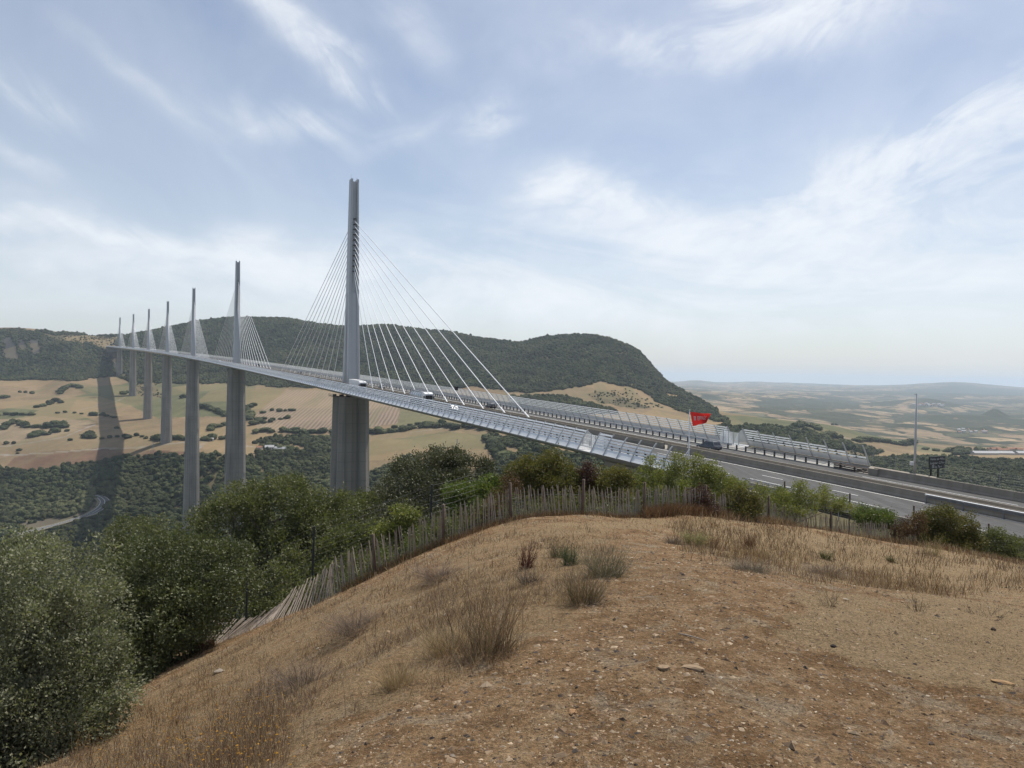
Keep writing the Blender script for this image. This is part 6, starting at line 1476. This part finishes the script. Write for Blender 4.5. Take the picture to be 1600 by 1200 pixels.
me = npmesh('cloth', C0, gridfaces(nu, nv), [M_RED], True); cl = link('cloth', me, fl)
def printed(V, F, u0, v0, su, sv, off):
    u = u0 + V[:, 0] * su; v = v0 - V[:, 1] * sv; return cloth(u, v, off), F
for off in (-.012, .012):
    V, F = text_mesh('EIFFAGE', 1.0, .0, 2, .015); k = .54 / V[:, 0].max(); P, F = printed(V, F, .33, .60, k, .33 / .7, off)
    me = bpy.data.meshes.new('lettering'); me.from_pydata(P.tolist(), [], F); me.materials.append(M_WPRINT); link('lettering', me, cl)
    mb = MB()                                             # emblem: a square split by two upright bars
    for a, b, c, d in ((.14, .185, .33, .60), (.205, .25, .33, .60), (.14, .25, .30, .345)):
        mb.add([tuple(cloth(x, y, off)) for x, y in ((a, c), (b, c), (b, d), (a, d))], [(0, 1, 2, 3)])
    mb.build('emblem', M_WPRINT, cl)
# tall mast behind the far barrier
s_m = s_at_px(1428.5, 18.4); B = at(s_m, 18.4, 0); dep = B @ fw
top = B.copy()
for _ in range(3):
    py = project(top[None])[1][0]; top[2] += (py - 615) / FPX * dep
B[2] -= .8; ms_ = tag(empty('mast', tuple(B)), 'tall slender grey mast beside the black sign behind the far barrier', 'mast'); hM = top[2] - B[2]
MB().tube([(0, 0, 0), (0, 0, hM * .5), (0, 0, hM)], [.19, .15, .10], 12).build('pole', mat('mast_grey', (.50, .51, .52), (.44, .45, .46), 1, .5), ms_, True)
MB().box((-.42, 0, hM * .14 + .3), (.42, .42, .5)).build('control_box', M_POLE, ms_); MB().box((-.15, 0, hM - .1), (.35, .08, .06)).build('top_arm', M_GALV, ms_)
# black information sign
s_s = s_at_px(1463, 20.2); B = at(s_s, 20.2, -.6); sg_ = tag(empty('road_sign', tuple(B), rz_along(s_s)), 'black road sign with three lines of white lettering on two posts', 'sign')
dep = B @ fw; ztop = 0.0
zt = B.copy()
for _ in range(3): zt[2] += (project(zt[None])[1][0] - 713) / FPX * dep
HT = zt[2] - B[2]; BW, BH = 3.75, 1.78
M_BLK = mat('sign_black', (.012, .012, .014), (.018, .018, .02), 3, .4)
MB().box((0, 0, HT - BH / 2), (BW, .10, BH)).build('board', M_BLK, sg_)
for x in (-1.15, .55): MB().box((x, .12, (HT - .2) / 2), (.24, .16, HT - .2)).build('post', M_BLK, sg_)
for k, (txt, x0, wd) in enumerate((('Viaduc de Millau', -1.72, 3.4), ('Longueur : 2,5 km', -1.72, 3.4), ('Le Tarn', -.55, 1.6))):
    V, F = text_mesh(txt, .43, .25); V[:, 0] *= wd / (V[:, 0].max() - V[:, 0].min()); V[:, 1] *= 1.0
    P = np.stack([x0 + V[:, 0], np.full(len(V), -.056), HT - .46 - k * .56 + V[:, 1] - .04], 1); me = bpy.data.meshes.new('lettering'); me.from_pydata(P.tolist(), [], F); me.materials.append(M_WPRINT); link('lettering', me, sg_)
mb = MB(); z0 = HT - 1.62
for a, b, c, d in ((-1.2, -.72, z0, z0 + .05), (-1.2, -.72, z0 + .37, z0 + .42), (-1.2, -1.15, z0, z0 + .42), (-.77, -.72, z0, z0 + .42), (-1.1, -.82, z0 + .12, z0 + .17), (-1.1, -.82, z0 + .24, z0 + .29)):
    mb.add([(a, -.056, c), (b, -.056, c), (b, -.056, d), (a, -.056, d)], [(0, 1, 2, 3)])
mb.build('river_symbol', M_WPRINT, sg_)
# small dark panel on the far safety rail
s_p = s_at_px(712.5, 13.2); B = at(s_p, 13.2, 0); pn = tag(empty('sign_panel', tuple(B), rz_along(s_p)), 'small dark square panel on a post at the far deck rail', 'sign')
MB().box((0, 0, 3.2), (1.35, .12, 1.3)).build('panel', M_BLK, pn); MB().box((0, .1, 1.3), (.12, .1, 2.6)).build('post', M_GALV, pn)
# mesh fences along both verges: posts with a bent top
def verge_fence(name, label, t, s_list, h, bend, mt, dz=-.3, ext=.55, wires=7):
    root = tag(empty(name, tuple(at(s_list[0], t, dz))), label, 'fence'); O = np.array(root.location); tops = []
    pm = MB(); pm.tube([(0, 0, -.6), (0, 0, h), (bend * ext * .7, 0, h + ext * .75)], [.045, .04, .035], 6); me = pm.mesh('post', mt); G = []
    for s in s_list:
        g = at(s, t, 0); g[2] = float(height(g[:1], g[1:2])[0]) if dz is None else g[2] + dz
        o = link('post', me, root, g - O); o.rotation_euler = (0, 0, rz_along(s)); G.append(g - O)
    for k in range(wires):
        f = .1 + (h - .15) * k / (wires - 1); mb = MB(); mb.tube([g + np.array([0, 0, f]) for g in G], .004, 3); mb.build('wire', mt, root)
    return root
sa, sb = s_at_px(1112, -18.6), s_at_px(1330, -18.6)
verge_fence('mesh_fence', 'wire mesh fence with bent-topped steel posts along the near verge, right of the flag', -18.6, list(np.arange(sa, sb - 4, -2.95)), 1.45, -1, M_GALV)
sa = s_at_px(1385, 21.5); verge_fence('mesh_fence', 'wire mesh fence with bent-topped steel posts beyond the far barrier, beside the black sign', 21.5, list(np.arange(sa + 6, sa - 34, -3.7)), 2.1, 1, M_GALV, -.9, .8)
sf = tag(empty('stock_fence', tuple(at_depth(1328, 41))), 'low stock fence of dark stakes and mesh on the bank below the motorway', 'fence'); O = np.array(sf.location); G = []
for px, top, d in ((1130, 742, 44), (1226, 752, 43), (1328, 771, 41), (1428, 790, 39.5), (1545, 818, 38), (1670, 848, 37)):
    T = P3(px, top, d); g = T - np.array([0, 0, 1.35]); gg = float(height(g[:1], g[1:2])[0]); G.append(T)
    MB().tube([(T[0] - O[0], T[1] - O[1], min(gg, g[2]) - .2 - O[2]), T - O], .045, 6).build('stake', M_POST, sf)
for k in range(6): MB().tube([g - O - np.array([0, 0, .08 + k * .2]) for g in G], .006, 3).build('wire', M_WIRE, sf)
# delineator at the carriageway edge
s_d = s_at_px(1508, -14.6); B = at(s_d, -14.6, 0); dl = tag(empty('delineator', tuple(B), rz_along(s_d)), 'squat white marker post with a red band at the near road edge', 'marker post')
MB().box((0, 0, .45), (.34, .2, .9), taper=.85).build('body', M_POLE, dl); MB().box((0, 0, .72), (.325, .212, .22), taper=.96).build('red_band', M_RED, dl)
# end of the near rail: sloping handrail
mb = MB(); P = [at(s, -16.0, z) for s, z in ((S_ABUT - 31, 1.0), (S_ABUT - 36, 1.0), (S_ABUT - 42, .95), (S_ABUT - 45, .05))]; O = P[0].copy()
hr = tag(empty('handrail', tuple(O)), 'galvanised pipe handrail sloping down at the near end of the bridge edge', 'railing'); mb.tube([p - O for p in P], .06, 6); mb.build('top_pipe', M_GALV, hr)
MB().tube([p - O - np.array([0, 0, .45]) for p in P[:3]], .05, 6).build('mid_pipe', M_GALV, hr)
for s in (S_ABUT - 31, S_ABUT - 34.5, S_ABUT - 38, S_ABUT - 42): MB().tube([at(s, -16, -.3) - O, at(s, -16, 1.0) - O], .05, 6).build('post', M_GALV, hr)
# ------------------------------------------------------------------ valley road, farms, sheds, village, power pylons
pl = hits([(20, 838), (50, 831), (72, 825), (105, 816), (140, 805), (155, 797), (163, 789), (164, 783), (158, 778), (147, 774)], 600)
pl = pl[~np.isnan(pl[:, 0])]
t_ = np.linspace(0, len(pl) - 1, 60); cx, cy = (np.interp(t_, np.arange(len(pl)), pl[:, k]) for k in (0, 1)); k5 = np.ones(5) / 5
cx = np.convolve(np.pad(cx, 2, 'edge'), k5, 'valid'); cy = np.convolve(np.pad(cy, 2, 'edge'), k5, 'valid'); tx, ty = np.gradient(cx), np.gradient(cy); L_ = np.hypot(tx, ty); nx, ny = -ty / L_, tx / L_; cz = height(cx, cy); cz = np.convolve(np.pad(cz, 4, 'edge'), np.ones(9) / 9, 'valid') + 1.2
def vroad(name, o0, o1, dz, m_):
    V = np.stack([np.stack([cx + nx * o, cy + ny * o, cz + dz], 1) for o in (o0, o1)], 1).reshape(-1, 3); i = np.arange(59)[:, None] * 2; return link(name, npmesh(name, V, i + np.array([[0, 1, 3, 2]]), [m_]))
M_VROAD = mat('pale_asphalt', (.12, .118, .112), (.09, .088, .085), .4, .9)
vr = tag(vroad('valley_road', -6.5, 6.5, 0, M_VROAD), kind='structure')
for o in (-5.4, 5.4, 0): vroad('edge_line', o - .22, o + .22, .05, M_PAINT).parent = vr
vroad('verge', -9.5, -6.6, -.1, mat('dry_verge', (.20, .17, .09), (.15, .13, .07), .4, .95)).parent = vr
vroad('verge', 6.6, 9.5, -.1, bpy.data.materials['dry_verge']).parent = vr
M_WALL = mat('pale_render', (.56, .52, .46), (.48, .44, .38), 1, .85); M_TILE = mat('terracotta_tile', (.34, .17, .10), (.26, .13, .08), 2, .85); M_SHED = mat('fibre_cement_roof', (.40, .40, .40), (.33, .33, .33), .5, .7); M_WINB = mat('dark_window', (.03, .03, .035), (.02, .02, .025), 1, .2)
def house(name, label, px, py, w_, d_, h, roofm, rz, group=None, cat='house', dmin=700, detail=True, ridge=.35):
    q = hits([(px, py)], dmin)[0]
    if np.isnan(q[0]): return
    e = empty(name, tuple(q), rz); MB().box((0, 0, h / 2 - 1), (w_, d_, h + 2)).build('wall', M_WALL, e)
    hr = d_ * ridge; mb = MB(); a, b = w_ / 2 + .4, d_ / 2 + .5; mb.add([(-a, -b, h - .15), (a, -b, h - .15), (a, 0, h + hr), (-a, 0, h + hr), (-a, b, h - .15), (a, b, h - .15)], [(0, 1, 2, 3), (3, 2, 5, 4), (0, 3, 4), (1, 5, 2), (0, 4, 5, 1)]); mb.build('roof', roofm, e)
    if detail:
        for x in np.arange(-w_ / 2 + 2, w_ / 2 - 1, 3.2):
            MB().box((x, -d_ / 2, h * .55), (1.1, .12, 1.5)).build('window', M_WINB, e)
        MB().box((w_ * .12, -d_ / 2, 1.1), (1.2, .14, 2.2)).build('door', M_WINB, e)
    return tag(e, label, cat, group)
house('farmhouse', 'small white farmhouse with grey roof below the second pylon, left of the first pier', 421, 703, 14, 9, 5, M_SHED, .3)
house('farm_shed', 'long low white shed right of the small farmhouse', 438, 704, 18, 9, 3.6, M_SHED, -.2, cat='shed')
house('farmhouse', 'tiny cottage left of the small white farmhouse', 405, 703, 9, 7, 4.5, M_TILE, .1)
house('farm_hut', 'pale hut at the gravel yard between the second and third piers', 330, 689, 8, 6, 3.5, M_SHED, .4, cat='hut')
for px, w_, lab in ((1537, 46, 'leftmost of three long grey-roofed livestock sheds below the tiled village'), (1568, 34, 'middle of three long grey-roofed livestock sheds below the tiled village'), (1602, 40, 'rightmost of three long grey-roofed livestock sheds below the tiled village')):
    house('livestock_shed', lab, px, 710.5, w_, 15, 4, M_SHED, .06, 'livestock sheds', 'shed', 1000, False, .22)
rv = np.random.default_rng(4)
for k, px in enumerate(np.linspace(1547, 1592, 9)):
    house('village_house', '%s tile-roofed house from the left in the row behind the grey sheds' % ORD(k + 1), px + rv.uniform(-2, 2), 705.5 + rv.uniform(-1.2, 1), rv.uniform(11, 17), 9, rv.uniform(5, 7), M_TILE, rv.uniform(-.5, .5), 'tile-roofed houses behind the sheds', dmin=1000, detail=False)
for k in range(26):
    px = 1428 + 48 * (k + rv.uniform(0, .8)) / 26; py = 634.5 - 2.2 * math.cos((px - 1452) / 24) + rv.uniform(-1.2, 2.6)
    house('village_house', '%s house from the left in the pale hilltop village' % ORD(k + 1), px, py, rv.uniform(12, 22), rv.uniform(9, 13), rv.uniform(6, 10), M_TILE if rv.uniform() < .6 else M_SHED, rv.uniform(-1, 1), 'houses of the hilltop village', dmin=3200, detail=False)
for k in range(14):
    px = rv.uniform(1478, 1560); py = 674 + rv.uniform(-2, 3)
    house('hamlet_house', '%s white house in the hamlet on the valley floor above the sheds' % ORD(k + 1), px, py, rv.uniform(10, 18), 9, rv.uniform(5, 7), M_SHED if k % 2 else M_TILE, rv.uniform(-1, 1), 'houses of the hamlet above the sheds', dmin=1900, detail=False)
def lattice(label, px, py, H):
    q = hits([(px, py)], 700)[0]
    if np.isnan(q[0]): return
    e = empty('power_pylon', tuple(q), .5); mb = MB(); W = lambda z: (1.6 * (1 - z / H) + .35)
    for a, b in ((1, 1), (1, -1), (-1, 1), (-1, -1)): mb.tube([(a * W(0), b * W(0), 0), (a * W(H), b * W(H), H)], .14, 4)
    for i in range(6):
        z0, z1 = H * i / 6, H * (i + 1) / 6
        for a, b, c, d in ((1, 1, -1, 1), (-1, 1, -1, -1), (-1, -1, 1, -1), (1, -1, 1, 1)): mb.tube([(a * W(z0), b * W(z0), z0), (c * W(z1), d * W(z1), z1)], .08, 3)
    mb.build('tower', M_GALV, e)
    for z, l in ((H * .72, 3.2), (H * .86, 2.5)): MB().tube([(-l, 0, z), (l, 0, z)], .12, 4).build('cross_arm', M_GALV, e)
    return tag(e, label, 'pylon')
lattice('lattice power pylon at the field edge left of the third pier', 239, 709, 19)
lattice('lattice power pylon above the crown of the dark rounded oak', 714, 706, 19)
# wind turbines on the far ridge
for k, px in enumerate((1145, 1149.5, 1154)):
    q = hits([(px, 598.5)], 6000)[0]
    if np.isnan(q[0]): q = P3(px, 598.5, 15000)
    e = empty('wind_turbine', tuple(q), .2); MB().tube([(0, 0, -10), (0, 0, 85)], [2.6, 1.5], 8).build('tower', M_POLE, e); mb = MB()
    for j in range(3):
        a = j * 2.094 + .3 * k; mb.add([(-1.6 * math.cos(a), -2, 85 + 1.6 * math.sin(a)), (1.6 * math.cos(a), -2, 85 - 1.6 * math.sin(a)), (42 * math.sin(a) + .4 * math.cos(a), -2, 85 + 42 * math.cos(a)), (42 * math.sin(a) - .4 * math.cos(a), -2, 85 + 42 * math.cos(a))], [(0, 1, 2, 3)])
    mb.build('rotor', M_POLE, e); MB().box((0, 1, 85.5), (3.4, 8, 3.4)).build('nacelle', M_POLE, e)
    tag(e, '%s white wind turbine from the left on the far hazy ridge' % ORD(k + 1), 'wind turbine', 'turbines on the far ridge')
